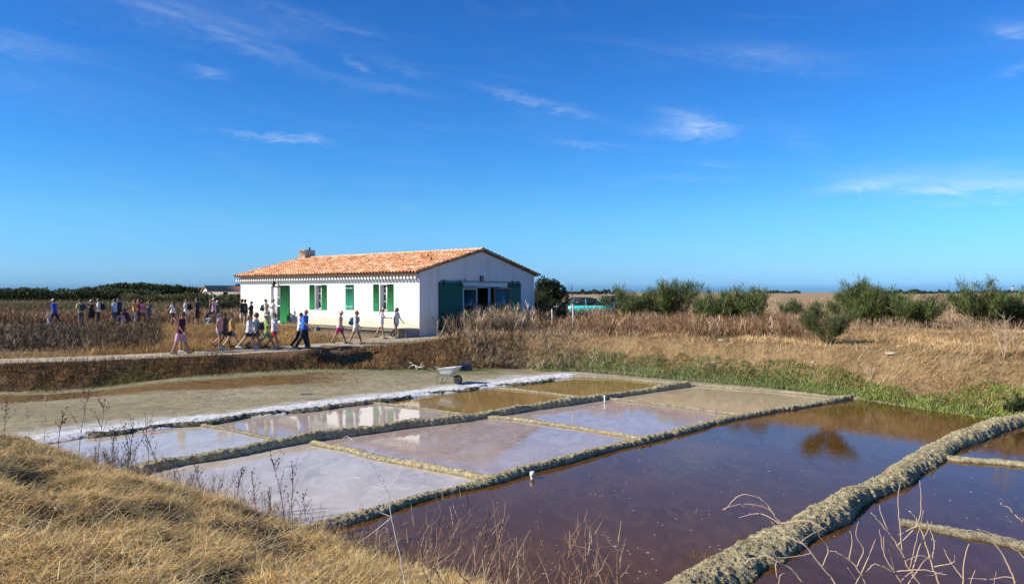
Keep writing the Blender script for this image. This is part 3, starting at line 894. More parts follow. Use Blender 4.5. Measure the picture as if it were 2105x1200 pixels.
for l0, l1 in ((mid + 0.012, Lpx(711)), (Lpx(727.5), mid - 0.012)):
    shutter(l0, l1, zw0 + 0.0, zw1 + 0.02, M_turq, label='closed turquoise shutter leaf', battens=[(l0 - 0.02, l1 + 0.02, zw0 + 0.17, M_pale), (l0 - 0.02, l1 + 0.02, zw1 - 0.19, M_pale)])
# windows: frame, mullions, panes, sill
for w in (win1, win3):
    fr = Acc()
    x0, x1 = 0.20, 0.25
    y0, y1, z0, z1 = w
    t = 0.05
    fr.add(*box(x0, x1, y0, y0 + t, z0, z1)); fr.add(*box(x0, x1, y1 - t, y1, z0, z1))
    fr.add(*box(x0, x1, y0 + t, y1 - t, z0, z0 + t)); fr.add(*box(x0, x1, y0 + t, y1 - t, z1 - t, z1))
    ym = (y0 + y1) / 2
    fr.add(*box(x0 - .01, x1 + .01, ym - 0.03, ym + 0.03, z0 + t, z1 - t))
    for k in (1, 2):
        z = z0 + t + (z1 - z0 - 2 * t) * k / 3
        fr.add(*box(x0 + .005, x1 - .005, y0 + t, ym - 0.03, z - 0.017, z + 0.017)); fr.add(*box(x0 + .005, x1 - .005, ym + 0.03, y1 - t, z - 0.017, z + 0.017))
    f = fr.obj('window', M_white, house)
    for (p0, p1) in ((y0 + t, ym - 0.03), (ym + 0.03, y1 - t)):
        for k in range(3):
            za = z0 + t + (z1 - z0 - 2 * t) * k / 3 + 0.017; zb = z0 + t + (z1 - z0 - 2 * t) * (k + 1) / 3 - 0.017
            Acc().add(*box(0.222, 0.230, p0, p1, za, zb)).obj('pane', M_glass, f)
    Acc().add(*bevbox(-0.05, 0.36, y0 - 0.05, y1 + 0.05, z0 - 0.06, z0 + 0.004, 0.012)).obj('window_sill', M_white, house)
# front door: white frame with barred glazing, tall green leaf folded back on the wall
y0, y1, z0, z1 = door
fr = Acc()
t = 0.07
fr.add(*box(0.16, 0.23, y0, y0 + t, z0, z1)); fr.add(*box(0.16, 0.23, y1 - t, y1, z0, z1)); fr.add(*box(0.16, 0.23, y0 + t, y1 - t, z1 - t, z1))
ym = y0 + 0.70
fr.add(*box(0.165, 0.225, ym - 0.035, ym + 0.035, z0, z1 - t)); fr.add(*box(0.165, 0.225, y0 + t, ym - 0.035, z0 + 1.05, z0 + 1.12))
fr.add(*box(0.165, 0.225, y0 + t, ym - 0.035, z0, z0 + 0.12)); fr.add(*box(0.165, 0.225, y0 + t, ym - 0.035, z0 + 1.62, z0 + 1.65))
df = fr.obj('door', M_white, house)
for k in range(5):
    yb = y0 + t + (ym - 0.035 - y0 - t) * (k + 0.5) / 5
    Acc().add(*box(0.17, 0.185, yb - 0.008, yb + 0.008, z0 + 1.12, z1 - t)).obj('bar', M_white, df)
Acc().add(*box(0.190, 0.198, y0 + t, ym - 0.035, z0 + 0.12, z1 - t)).obj('pane', M_glass, df)
Acc().add(*box(0.16, 0.21, ym + 0.035, y1 - t, z0, z1 - t)).obj('door_side_panel', M_white, df)
leaf = shutter(Lpx(595.6), Lpx(577.5), 0.34, 2.82, M_green, d=0.075, boards=4, label='tall green door leaf folded back against the wall')
knob(leaf, Lpx(592.5), 1.45, -0.09)

# gable: two wide sliding shutters on a rail, glazed doors
zt = 2.93
for (s0, s1) in ((Spx(901), Spx(949.5)), (Spx(1044), Spx(1069))):
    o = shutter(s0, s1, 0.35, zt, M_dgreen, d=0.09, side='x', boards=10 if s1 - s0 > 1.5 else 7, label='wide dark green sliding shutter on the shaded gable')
    for sx in (s0 + 0.35, s1 - 0.25):
        b_ = Acc(); b_.add(*box(sx - 0.03, sx + 0.03, -0.11, -0.085, zt - 0.22, zt + 0.10)); b_.add(*lathe([(0.05, -0.02), (0.06, 0), (0.05, 0.02)], 10, (sx, -0.10, zt + 0.10)))
        b_.obj('hanger', M_dark, o)
Acc().add(*box(Spx(901) + 0.1, Spx(1069) - 0.1, -0.10, -0.012, zt + 0.045, zt + 0.075)).obj('rail', M_dark, house)
a = Acc(); a.add(*bevbox(Spx(950), Spx(1028), -0.11, 0.02, 2.70, 2.83, 0.015)); a.obj('lintel', M_white, house)
def glazed_door(s0, s1, z0, z1, y, mat, gl, name='glass_door', label=None, t=0.07, mull=True):
    f = Acc()
    f.add(*box(s0, s0 + t, y, y + 0.05, z0, z1)); f.add(*box(s1 - t, s1, y, y + 0.05, z0, z1))
    f.add(*box(s0 + t, s1 - t, y, y + 0.05, z1 - t, z1)); f.add(*box(s0 + t, s1 - t, y, y + 0.05, z0, z0 + 0.14))
    o = f.obj(name, mat, house)
    if label: o['label'] = label
    Acc().add(*box(s0 + t, s1 - t, y + 0.02, y + 0.03, z0 + 0.14, z1 - t)).obj('pane', gl, o)
    return o
glazed_door(gd[0] + 0.14, Spx(984), 0.5, 2.60, 0.10, M_white, M_glass)
glazed_door(gd[0] + 0.0, gd[0] + 0.14, 0.5, 2.66, 0.14, M_white, M_white, 'door_post', t=0.05)
a = Acc(); a.add(*box(Spx(1008), Spx(1012.5), 0.12, 0.19, 0.5, 2.66)); a.add(*box(gd[0], gd[1], 0.2, 0.26, 2.62, 2.76)); a.obj('door_frame', M_white, house)
bd = glazed_door(Spx(1011), Spx(1045), 0.5, 2.64, -0.20, M_wood, M_glass2, label='brown wooden glazed door swung open', t=0.09)
a = Acc()
for s in (Spx(1021), Spx(1027)): a.add(*box(s - 0.025, s + 0.025, -0.176, -0.168, 0.64, 2.55))
a.obj('glazing_bar', M_white, bd)
# square wall light under the gable, small junction box
lamp = Acc()
sx, z = Spx(989), 3.08 + 0.10
for (b0, b1, c0, c1) in ((-0.11, -0.07, -0.15, 0.15), (0.07, 0.11, -0.15, 0.15), (-0.07, 0.07, -0.15, -0.11), (-0.07, 0.07, 0.11, 0.15), (-0.07, 0.07, -0.02, 0.02)):
    lamp.add(*box(sx + b0, sx + b1, -0.09, -0.002, z + c0, z + c1))
lo = lamp.obj('wall_light', M_dark, house)
Acc().add(*box(sx - 0.07, sx + 0.07, -0.06, -0.004, z - 0.11, z + 0.11)).obj('diffuser', M_white, lo)
Acc().add(*lathe([(0.035, -0.03), (0.045, 0), (0.03, 0.03)], 10, (Spx(955), -0.03, 3.10))).obj('junction_box', M_dark, house)
# lantern under the eaves
ln = Acc(); yl = Lpx(570.5)
ln.add(*tube([(0, yl, 3.14), (-0.20, yl, 3.20), (-0.28, yl, 3.10)], 0.02, 6))
ln.add(*lathe([(0.01, -0.26), (0.09, -0.22), (0.12, 0.02), (0.05, 0.08), (0.01, 0.13)], 6, (-0.28, yl, 3.0)))
ln.obj('lantern', M_dark, house)

# roof deck, ridge, cornice, tiles
SL = (RZ_ - 3.44) / (HW / 2 + 0.3)
def roofz(x): return RZ_ - SL * abs(x - HW / 2)
a = Acc()
for sgn in (-1, 1):
    xe = HW / 2 + sgn * (HW / 2 + 0.30)
    V = [(HW / 2, -0.10, RZ_ - 0.02), (xe, -0.10, roofz(xe) - 0.02), (xe, HL + 0.10, roofz(xe) - 0.02), (HW / 2, HL + 0.10, RZ_ - 0.02)]
    V = V + [(x, y, z - 0.055) for x, y, z in V]
    a.add(np.array(V), np.array([[0, 1, 2, 3], [7, 6, 5, 4], [0, 1, 5, 4], [1, 2, 6, 5], [2, 3, 7, 6]]))
M_deck = paint((0.20, 0.10, 0.055), 0.85, 0.3, 8)
roof = a.obj('roof', M_deck, house)
m, nt, b = nmat('roof_tile')
at_ = N(nt, 'ShaderNodeAttribute', attribute_name='Col').outputs['Color']
f = noise(nt, 9, 6, 0.65, objpos(nt))
c_ = mixc(nt, 1.0, at_, ramp(nt, f, [(0.28, (0.72, 0.70, 0.68)), (0.6, (1.08, 1.05, 1.0)), (0.8, (1.25, 1.2, 1.1))]), 'MULTIPLY')
nt.links.new(c_, b.inputs['Base Color']); b.inputs['Roughness'].default_value = 0.85
bump(nt, b, f, 0.4, 0.02)
M_tile = m
def tile_colours(n, r):
    base = np.array([(0.70, 0.35, 0.17), (0.76, 0.46, 0.26), (0.60, 0.27, 0.12), (0.82, 0.60, 0.40), (0.50, 0.20, 0.09), (0.30, 0.14, 0.08)])
    k = r.choice(len(base), n, p=[0.34, 0.26, 0.17, 0.12, 0.08, 0.03])
    return base[k] * r.uniform(0.85, 1.15, (n, 1))
ncol = 66
pit = (HL + 0.24) / ncol
slope_len = math.hypot(HW / 2 + 0.36, SL * (HW / 2 + 0.36))
nrow = 15
step = slope_len / nrow
th = np.linspace(0, math.pi, 6)
for sgn, nm in ((-1, 'tiles'), (1, 'tiles')):
    ac = Acc()
    ca, sa = math.cos(math.atan(SL)), math.sin(math.atan(SL))
    cols = tile_colours(ncol * nrow, rng)
    q = 0
    for i in range(ncol):
        yc = -0.12 + pit * (i + 0.5)
        for j in range(nrow):
            u0 = j * step - 0.02 + rng.normal(0, 0.012)           # up-slope end, measured down from the ridge
            u1 = u0 + step * 1.18
            r0, r1 = 0.086, 0.112
            tilt = rng.normal(0, 0.012); lift = 0.012 + abs(rng.normal(0, 0.012)); dy = rng.normal(0, 0.008)
            V = []
            for (u, r, l) in ((u0, r0, 0.0), (u1, r1, 0.038)):
                x = HW / 2 + sgn * u * ca
                z = RZ_ - u * sa
                for t_ in th:
                    V.append((x, yc + dy + tilt * (1 if u == u1 else -1) + r * math.cos(t_), z + lift + l + r * math.sin(t_) * 0.82 - 0.01))
            # thickness at the lower end
            for t_ in th:
                V.append((HW / 2 + sgn * u1 * ca, yc + dy + tilt + (r1 - 0.016) * math.cos(t_), RZ_ - u1 * sa + lift + 0.038 + (r1 - 0.016) * math.sin(t_) * 0.82 - 0.01))
            n6 = len(th)
            F = [[k, k + 1, k + 1 + n6, k + n6] for k in range(n6 - 1)] + [[n6 + k, n6 + k + 1, 2 * n6 + k + 1, 2 * n6 + k] for k in range(n6 - 1)]
            ac.add(np.array(V), np.array(F), cols[q]); q += 1
            # channel tile between two covers
        for j in range(nrow):
            u0, u1 = j * step, (j + 1) * step * 1.0 + 0.03
            V = []
            for (u, r, l) in ((u0, 0.06, -0.01), (u1, 0.06, 0.018)):
                for t_ in (-1, -0.4, 0.4, 1):
                    V.append((HW / 2 + sgn * u * ca, yc + pit / 2 + t_ * 0.06, RZ_ - u * sa + l + 0.03 * t_ * t_))
            ac.add(np.array(V), np.array([[0, 1, 5, 4], [1, 2, 6, 5], [2, 3, 7, 6]]), cols[rng.integers(len(cols))] * 0.9)
    o = ac.obj(nm, M_tile, roof); o['kind'] = 'stuff'
ac = Acc()
for k in range(46):
    y0_ = -0.14 + k * (HL + 0.26) / 46
    V, F = [], []
    for (y, r) in ((y0_, 0.125), (y0_ + (HL + 0.26) / 46 * 1.12, 0.105)):
        for t_ in th:
            V.append((HW / 2 + r * math.cos(t_), y, RZ_ + 0.055 + r * 0.8 * math.sin(t_)))
    ac.add(np.array(V), np.array([[i, i + 1, i + 7, i + 6] for i in range(5)]), np.array((0.56, 0.40, 0.28)) * rng.uniform(0.85, 1.15))
o = ac.obj('ridge_tiles', M_tile, roof); o['kind'] = 'stuff'
# edge tiles bedded down both verges
ac = Acc()
for sgn in (-1, 1):
    for yv in (-0.13, HL + 0.13):
        for j in range(nrow):
            u0, u1 = j * step, (j + 1.15) * step
            p0 = (HW / 2 + sgn * u0 * ca, yv, RZ_ - u0 * sa + 0.05); p1 = (HW / 2 + sgn * u1 * ca, yv, RZ_ - u1 * sa + 0.07)
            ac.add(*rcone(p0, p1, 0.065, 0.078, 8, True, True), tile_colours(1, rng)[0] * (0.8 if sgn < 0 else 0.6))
o = ac.obj('verge_tiles', M_tile, roof); o['kind'] = 'stuff'
# saw-tooth cornice of plastered tile ends
ac = Acc()
M_corn = paint((0.78, 0.75, 0.68), 0.85, 0.08, 7)
for i in range(ncol):
    yc = -0.12 + pit * (i + 0.5)
    V = []
    for x in (-0.33, -0.002):
        for t_ in np.linspace(0, math.pi, 6):
            V.append((x, yc + 0.082 * math.cos(t_), 3.13 + 0.15 * math.sin(t_) - (0.02 if x < -0.1 else 0)))
    V += [(x, y, z - 0.03) for x, y, z in V]
    F = [[k, k + 1, k + 7, k + 6] for k in range(5)] + [[12 + k, 12 + k + 1, 12 + k + 7, 12 + k + 6] for k in range(5)] + [[k, k + 1, k + 13, k + 12] for k in range(5)]
    ac.add(np.array(V), np.array(F)); ac.add(np.array(V[:6]), np.array([[0, 1, 2, 3, 4, 5]]))
ac.add(*box(-0.10, -0.003, -0.02, HL + 0.02, 3.285, 3.36))
o = ac.obj('cornice', M_corn, house); o['kind'] = 'stuff'
# chimney
ch = Acc()
cy0, cy1 = HL - 0.95, HL - 0.20
ch.add(*bevbox(HW / 2 - 0.42, HW / 2 + 0.42, cy0, cy1, RZ_ - 0.4, 5.37, 0.02))
ch.add(*bevbox(HW / 2 - 0.44, HW / 2 + 0.44, cy0 - 0.02, cy1 + 0.02, 5.372, 5.42, 0.01))
c = ch.obj('chimney', paint((0.62, 0.50, 0.34), 0.9, 0.35, 5), roof)
Acc().add(*lathe([(0.05, 0), (0.05, 0.20), (0.07, 0.2), (0.07, 0.24), (0.02, 0.26)], 8, (HW / 2 + 0.2, (cy0 + cy1) / 2, 5.37))).obj('chimney_pipe', M_dark, roof)
for vx, vy in ((3.2, 2.7), (2.1, 1.3)):
    Acc().add(*lathe([(0.05, 0), (0.06, 0.12), (0.07, 0.13), (0.02, 0.2)], 8, (vx, vy, roofz(vx) + 0.08))).obj('vent_pipe', paint((0.2, 0.1, 0.06), 0.8), roof)
# concrete terrace along the front wall
a = Acc()
a.add(*bevbox(-0.95, -0.004, 0.95, 11.6, -0.3, 0.36, 0.02))
a.add(*bevbox(-1.02, -0.004, 0.90, 11.6, 0.362, 0.45, 0.015))
a.obj('terrace', M_conc, house)
Acc().add(*bevbox(-0.90, -0.004, 0.05, 0.86, -0.3, 0.50, 0.02)).obj('step_block', M_conc, house)

# ---------------------------------------------------------------- far buildings
M_farw = paint((0.55, 0.53, 0.48), 0.9, 0.1, 1)
M_fars = paint((0.30, 0.27, 0.22), 0.9, 0.1, 1)
M_farr = paint((0.60, 0.27, 0.14), 0.9, 0.2, 2)
def far_house(name, px, D, w, l, h, hr, rz, label, porch=True):
    x, y = atD(px, D)
    root = empty(name, (x, y, g1(x, y)), rz)
    tag(root, label, 'building')
    a = Acc()
    a.add(*box(0, w, 0, l, 0, h))
    for yy in (0, l): a.add(np.array([(0, yy, h), (w, yy, h), (w / 2, yy, hr)]), np.array([[0, 1, 2]]))
    a.obj('wall', M_farw, root)
    a = Acc()
    for s in (-1, 1):
        V = [(w / 2, -.4, hr + .12), (w / 2 + s * (w / 2 + .4), -.4, h - .02), (w / 2 + s * (w / 2 + .4), l + .4, h - .02), (w / 2, l + .4, hr + .12)]
        V += [(p, q, r - 0.16) for p, q, r in V]
        a.add(np.array(V), np.array([[0, 1, 2, 3], [7, 6, 5, 4], [0, 1, 5, 4], [1, 2, 6, 5], [2, 3, 7, 6]]))
    a.obj('roof', M_farr, root)
    for k in range(3):
        Acc().add(*box(w * (0.2 + 0.25 * k), w * (0.2 + 0.25 * k) + 1.1, -0.06, 0.02, 0.9, 2.3)).obj('window', M_dark, root)
    for k in range(4):
        Acc().add(*box(w - 0.02, w + 0.06, l * (0.12 + 0.22 * k), l * (0.12 + 0.22 * k) + 1.2, 1.0, 2.2)).obj('window', M_dark, root)
    return root
far_house('far_building', 416, 190, 4.6, 30, 2.3, 3.7, R(-48), 'long low farm building with tiled roof and pale gable left of the house')
far_house('far_cottage', 483, 420, 8, 14, 4.2, 6.6, R(-60), 'small far cottage with orange roof above the long farm building')
# lighthouse on the horizon
x, y = atD(2082, 1500)
lh = empty('lighthouse', (x, y, g1(x, y)))
tag(lh, 'tiny white lighthouse on the horizon at far right', 'lighthouse')
Acc().add(*lathe([(2.6, 0), (1.6, 11), (2.4, 11.3), (2.4, 12)], 12)).obj('tower', paint((0.8, 0.8, 0.8), 0.8), lh)
Acc().add(*lathe([(1.3, 12), (1.3, 14), (1.6, 14.1), (0.1, 15.6)], 12)).obj('lantern_room', M_dark, lh)

# ---------------------------------------------------------------- cars behind the weeds
M_tyre = paint((0.02, 0.02, 0.02), 0.8)
M_rim = paint((0.4, 0.4, 0.42), 0.3, 0.05, 5, 0.8)
M_red = paint((0.45, 0.02, 0.02), 0.3)
def car_paint(col):
    m, nt, b = nmat('car_paint')
    b.inputs['Base Color'].default_value = (*col, 1); b.inputs['Roughness'].default_value = 0.3
    b.inputs['Coat Weight'].default_value = 0.6
    return m
def car(name, px, D, rz, col, label, tall=1.0):
    x, y = atD(px, D)
    root = empty(name, (x, y, g1(x, y)), rz)
    tag(root, label, 'car', 'cars parked behind the weeds')
    mat = car_paint(col)
    # body: cross sections along the length, each a rounded outline
    st = [(-2.05, .45, .62, .70), (-1.95, .30, .86, .78), (-1.3, .26, .93, .84), (-0.9, .25, .95, .86), (0.9, .25, .95, .86), (1.4, .26, .92, .85), (1.95, .32, .86, .80), (2.08, .48, .66, .70)]
    rings = []
    for (xx, zb, zt, hw) in st:
        zt = zt * tall
        pr = [(-hw, zb + .05), (-hw * 1.0, (zb + zt) / 2), (-hw * .97, zt - .08), (-hw * .86, zt), (hw * .86, zt), (hw * .97, zt - .08), (hw, (zb + zt) / 2), (hw, zb + .05), (hw * .9, zb), (-hw * .9, zb)]
        rings.append(np.array([(xx, p, q) for p, q in pr]))
    Acc().add(*loft(rings)).obj('body', mat, root, smooth=False)
    zt = .93 * tall; hgt = 1.48 * tall
    g = [np.array([(xx, -w_, z0_), (xx + s_, -w_ * .82, z1_), (xx + s_, w_ * .82, z1_), (xx, w_, z0_)]) for xx, s_, w_, z0_, z1_ in ((-1.75, .35, .80, zt, hgt - .06), (-0.8, .1, .82, zt, hgt), (0.2, -.1, .82, zt, hgt), (1.25, -.75, .80, zt, hgt - .05))]
    Acc().add(*loft(g)).obj('windows', M_glass, root)
    rf = [np.array([(xx, -w_, z_), (xx, -w_ * .8, z_ + .04), (xx, w_ * .8, z_ + .04), (xx, w_, z_), (xx, 0, z_ - .03)]) for xx, w_, z_ in ((-1.4, .66, hgt - .05), (-0.7, .69, hgt), (0.1, .69, hgt), (0.52, .66, hgt - .04))]
    Acc().add(*loft(rf)).obj('roof', M_dark if col[1] > .5 else mat, root)
    for s in (-1, 1):
        for (xa, xb) in ((-1.78, -1.42), (-0.45, -0.45), (1.27, 0.5)):
            Acc().add(*tube([(xa, s * .81, zt - .02), (xb, s * .67, hgt - .02)], 0.035, 5)).obj('pillar', mat, root)
    for s in (-1, 1):
        for xx in (-1.28, 1.3):
            w = Acc(); 
            th_ = np.arange(18) * 2 * np.pi / 18
            rg = [np.stack([xx + r_ * np.cos(th_), np.full(18, s * .72 + o_), .32 + r_ * np.sin(th_)], 1) for r_, o_ in ((.2, -.1), (.31, -.1), (.33, -.05), (.33, .05), (.31, .1), (.2, .1))]
            w.add(*loft(rg)); wo_ = w.obj('wheel', M_tyre, root)
            rg = [np.stack([xx + r_ * np.cos(th_), np.full(18, s * (.72 + .105)), .32 + r_ * np.sin(th_)], 1) for r_ in (.2, .03)]
            Acc().add(*loft(rg)).obj('rim', M_rim, wo_)
        Acc().add(*ellipsoid((2.0, s * .55, .68), (.1, .17, .09), 10, 5)).obj('headlight', M_white, root)
        Acc().add(*bevbox(-2.06, -1.94, s * .66 - .1, s * .66 + .1, .62, .86, .02)).obj('tail_light', M_red, root)
    return root
car('parked_car', 1215, 64, R(-6), (0.05, 0.62, 0.60), 'turquoise parked car half hidden by brown weeds', 1.0)
car('parked_car', 1186, 69, R(172), (0.03, 0.03, 0.035), 'black parked car behind the turquoise one', 1.06)
car('parked_car', 1268, 84, R(10), (0.06, 0.06, 0.07), 'dark grey parked car farthest right behind a green bush', 1.15)

# ---------------------------------------------------------------- wheelbarrow at the salt bank
def wheelbarrow():
    x, y = at(912, 784, .16)
    root = empty('wheelbarrow', (x, y, g1(x, y) + 0.01), R(-24))
    root.scale = (.96, .96, .96); tag(root, 'pale grey wheelbarrow with a black wheel parked on the salt bank', 'wheelbarrow')
    M_tub = paint((0.47, 0.49, 0.48), 0.5, 0.08, 5)
    M_tub_in = paint((0.46, 0.47, 0.42), 0.7, 0.2, 6)
    # tub, open on top: outer and inner skin joined at the rim; local +X points to the wheel
    def ring(x0, x1, hy, za, zb, n=28):
        P = []
        for k in range(n):
            t = 2 * math.pi * k / n
            cx_, sy_ = math.cos(t), math.sin(t)
            e = 0.24
            u = math.copysign(abs(cx_) ** e, cx_); v = math.copysign(abs(sy_) ** e, sy_)
            X = (x0 + x1) / 2 + (x1 - x0) / 2 * u
            P.append((X, hy * v, za + (zb - za) * (u + 1) / 2))
        return np.array(P)
    out = [ring(0.02, .42, .20, .34, .36), ring(-.06, .56, .26, .46, .50), ring(-.13, .72, .32, .60, .70), ring(-.17, .76, .345, .605, .715), ring(-.17, .76, .345, .625, .735), ring(-.12, .70, .305, .62, .72), ring(-.04, .54, .24, .48, .52), ring(0.04, .40, .18, .37, .39)]
    Acc().add(*loft(out)).obj('tub', M_tub, root)
    wh = Acc()
    th_ = np.arange(20) * 2 * np.pi / 20
    rg = [np.stack([.66 + r_ * np.cos(th_), np.full(20, o_), .19 + r_ * np.sin(th_)], 1) for r_, o_ in ((.09, -.045), (.16, -.055), (.19, -.03), (.19, .03), (.16, .055), (.09, .045))]
    wh.add(*loft(rg)); w = wh.obj('wheel', M_tyre, root)
    Acc().add(*tube([(.66, -.16, .19), (.66, .16, .19)], .018, 8)).obj('axle', M_dark, w)
    M_tubem = paint((0.13, 0.14, 0.10), 0.5, 0.2, 8)
    for s in (-1, 1):
        Acc().add(*tube(catmull([(.70, s * .13, .19), (.50, s * .15, .27), (.10, s * .20, .33), (-.15, s * .26, .45), (-.42, s * .30, .60), (-.66, s * .31, .63)], .06), .017, 7)).obj('handle', M_tubem, root)
        Acc().add(*tube(catmull([(.12, s * .20, .33), (.02, s * .21, .16), (-.02, s * .215, .02), (-.12, s * .225, .012), (-.18, s * .235, .10), (-.16, s * .25, .43)], .04), .014, 7)).obj('leg', M_tubem, root)
        Acc().add(*rcone((-.60, s * .31, .622), (-.72, s * .31, .632), .024, .024, 8)).obj('grip', M_tyre, root)
    Acc().add(*tube([(-.05, -.21, .02), (-.05, .21, .02)], .012, 6)).obj('leg_brace', M_tubem, root)
    return root
wheelbarrow()

# ---------------------------------------------------------------- small things
M_pipe = paint((0.78, 0.77, 0.74), 0.5, 0.06, 20)
def stake(px, py, h, r, label, z=0.0, cap=False):
    x, y = at(px, py, z)
    root = empty('overflow_pipe', (x, y, z - 0.1))
    tag(root, label, 'pipe')
    Acc().add(*lathe([(r, 0), (r, h + .1), (r * .75, h + .1), (r * .75, h)], 10)).obj('pipe', M_pipe, root)
    Acc().add(*lathe([(r * 1.35, h + .02), (r * 1.35, h + .11), (r * 1.05, h + .12), (r * .8, h + .1)], 10)).obj('collar', M_pipe, root)
stake(1243, 826, 0.20, 0.024, 'thin white pipe standing in the third right pan near the dark dyke')
stake(1094, 983, 0.12, 0.035, 'short white pipe at the edge of the big brown pond')
def stick(name, pts, r, mat, label, cat, n=6):
    o = Acc().add(*tube(pts, r, n)).obj(name, mat)
    return tag(o, label, cat)
M_oldwood = paint((0.28, 0.23, 0.17), 0.9, 0.3, 20)
M_greyw = paint((0.42, 0.39, 0.34), 0.9, 0.25, 20)
for (px, D, h, label) in ((1135, 41.5, 1.12, 'weathered fence post beside the dark tree, left of the two'), (1178, 38.5, 1.5, 'taller weathered fence post in the weeds before the cars')):
    x, y = atD(px, D); z = g1(x, y)
    o = Acc().add(*tube([(x, y, z - .1), (x + .01, y, z + h * .5), (x - .015, y, z + h)], [.055, .05, .045], 7)).obj('fence_post', M_greyw)
    tag(o, label, 'post', 'weathered fence posts')
def rock(px, py, r, label=None, col=(0.42, 0.35, 0.25), name='stone', zz=None, seed=0, D=None, flat=.6):
    if D is None:
        x, y = gpt(px, py) if zz is None else at(px, py, zz)
    else: x, y = atD(px, D)
    z = g1(x, y)
    V, F = ellipsoid((0, 0, 0), (r, r * .8, r * flat), 10, 7)
    k = 1 + 0.6 * fbm(V[:, 0] * 9 + seed * 3.1, V[:, 1] * 9 + V[:, 2] * 7, 1.0, 3, seed)
    V = V * k[:, None]
    V *= 0.6
    o = Acc().add(V, F).obj(name, paint(col, 0.9, 0.2, 9), loc=(x, y, z + r * flat * .2))
    return tag(o, label or 'pale stone lying in the dry grass', 'stone', 'pale stones lying about')
rock(610, 668.5, .24, 'whitish stone left of the blue shirted man, below the terrace')
rock(597, 667, .15, 'small whitish stone at the foot of the tall green door leaf', seed=2)
rock(1482, 707, .28, 'pale flat stone in the straw near the middle tamarisks', zz=1.45, seed=3, flat=.35)
rock(1468, 738, .20, 'pale flat stone low on the straw bank', zz=.9, seed=4, flat=.35)
rock(1850, 748, .24, 'pale lump of clay high on the right bank', zz=.95, seed=5, flat=.5)
rock(1832, 782, .34, 'pale patch of bare clay above the green plants', zz=.5, seed=6, flat=.3)
rock(985, 722, .13, 'white stone in the brown brush under the footpath', zz=.8, seed=7)
rock(842, 743, .16, 'white angular stone left of the wheelbarrow', zz=.45, seed=8, col=(0.7, 0.68, 0.62))
rock(1672, 790, .13, 'small white stone in the green plants by the shore', zz=.15, seed=9)
# broken trough of pale concrete below the terrace
x, y = gpt(663, 680)
tr = empty('trough', (x, y, g1(x, y)), R(28)); tag(tr, 'broken whitish trough lying below the terrace', 'trough')
M_tr = paint((0.58, 0.56, 0.50), 0.9, 0.2, 8)
for nm_, b_ in (('base', (-.42, .42, -.22, .22, 0, .07)), ('side', (-.42, .42, -.22, -.16, .07, .34)), ('side', (-.42, .30, .16, .22, .07, .30)), ('end', (-.42, -.36, -.16, .16, .07, .32)), ('end', (.36, .42, -.16, .10, .07, .24))):
    Acc().add(*bevbox(*b_, .012)).obj(nm_, M_tr, tr)
# white driftwood and a leaning slate beside the wheelbarrow
x, y = at(855, 756, .35)
dw = empty('driftwood', (x, y, g1(x, y))); tag(dw, 'bleached forked branch lying left of the wheelbarrow', 'branch')
M_bone = paint((0.66, 0.62, 0.52), 0.8, 0.15, 12)
Acc().add(*tube(catmull([(-.35, 0, .02), (-.1, .05, .16), (.15, 0, .05), (.35, .05, .12)], .08), [.03], 6)).obj('bough', M_bone, dw)
for p in ([(-.1, .05, .16), (-.25, .1, .28), (-.38, .1, .24)], [(.0, .03, .12), (.02, -.1, .02), (.12, -.2, .0)], [(.15, 0, .06), (.26, .1, .22), (.25, .12, .3)]):
    Acc().add(*tube(p, [.022, .015, .008], 5)).obj('twig', M_bone, dw)
x, y = at(958, 757, .30)
sl = empty('leaning_slab', (x, y, g1(x, y)), R(15)); tag(sl, 'grey broken slab leaning on a plank right of the wheelbarrow', 'slab')
V, F = bevbox(-.28, .30, -.03, .03, 0, .42, .01); V[:, 0] += (V[:, 2]) * -0.15; V[:, 1] += V[:, 2] * .35
Acc().add(V, F).obj('slab', paint((0.17, 0.14, 0.10), 0.9, 0.3, 12), sl)
V, F = bevbox(-.03, .03, -.10, -.05, 0, .58, .006); V[:, 0] += V[:, 2] * .75 - .42
Acc().add(V, F).obj('plank', paint((0.10, 0.09, 0.08), 0.8, 0.3, 12), sl)
x, y = at(630, 813, .2)
V, F = bevbox(-.20, .20, -.07, .07, 0, .03, .005)
o = Acc().add(V, F).obj('board', M_oldwood, loc=(x, y, .235)); o.rotation_euler = (0, 0, R(10)); tag(o, 'small dark board lying on the salt bank', 'board')
for (pts, r, lab) in (([at(725, 772, .25), at(850, 757, .3)], .012, 'long thin pole lying on the mud flat left of the wheelbarrow'),):
    (xa, ya), (xb, yb) = pts
    stick('pole', [(xa, ya, g1(xa, ya) + .02), ((xa + xb) / 2, (ya + yb) / 2, g1((xa + xb) / 2, (ya + yb) / 2) + .06), (xb, yb, g1(xb, yb) + .18)], .016, M_oldwood, lab, 'pole')
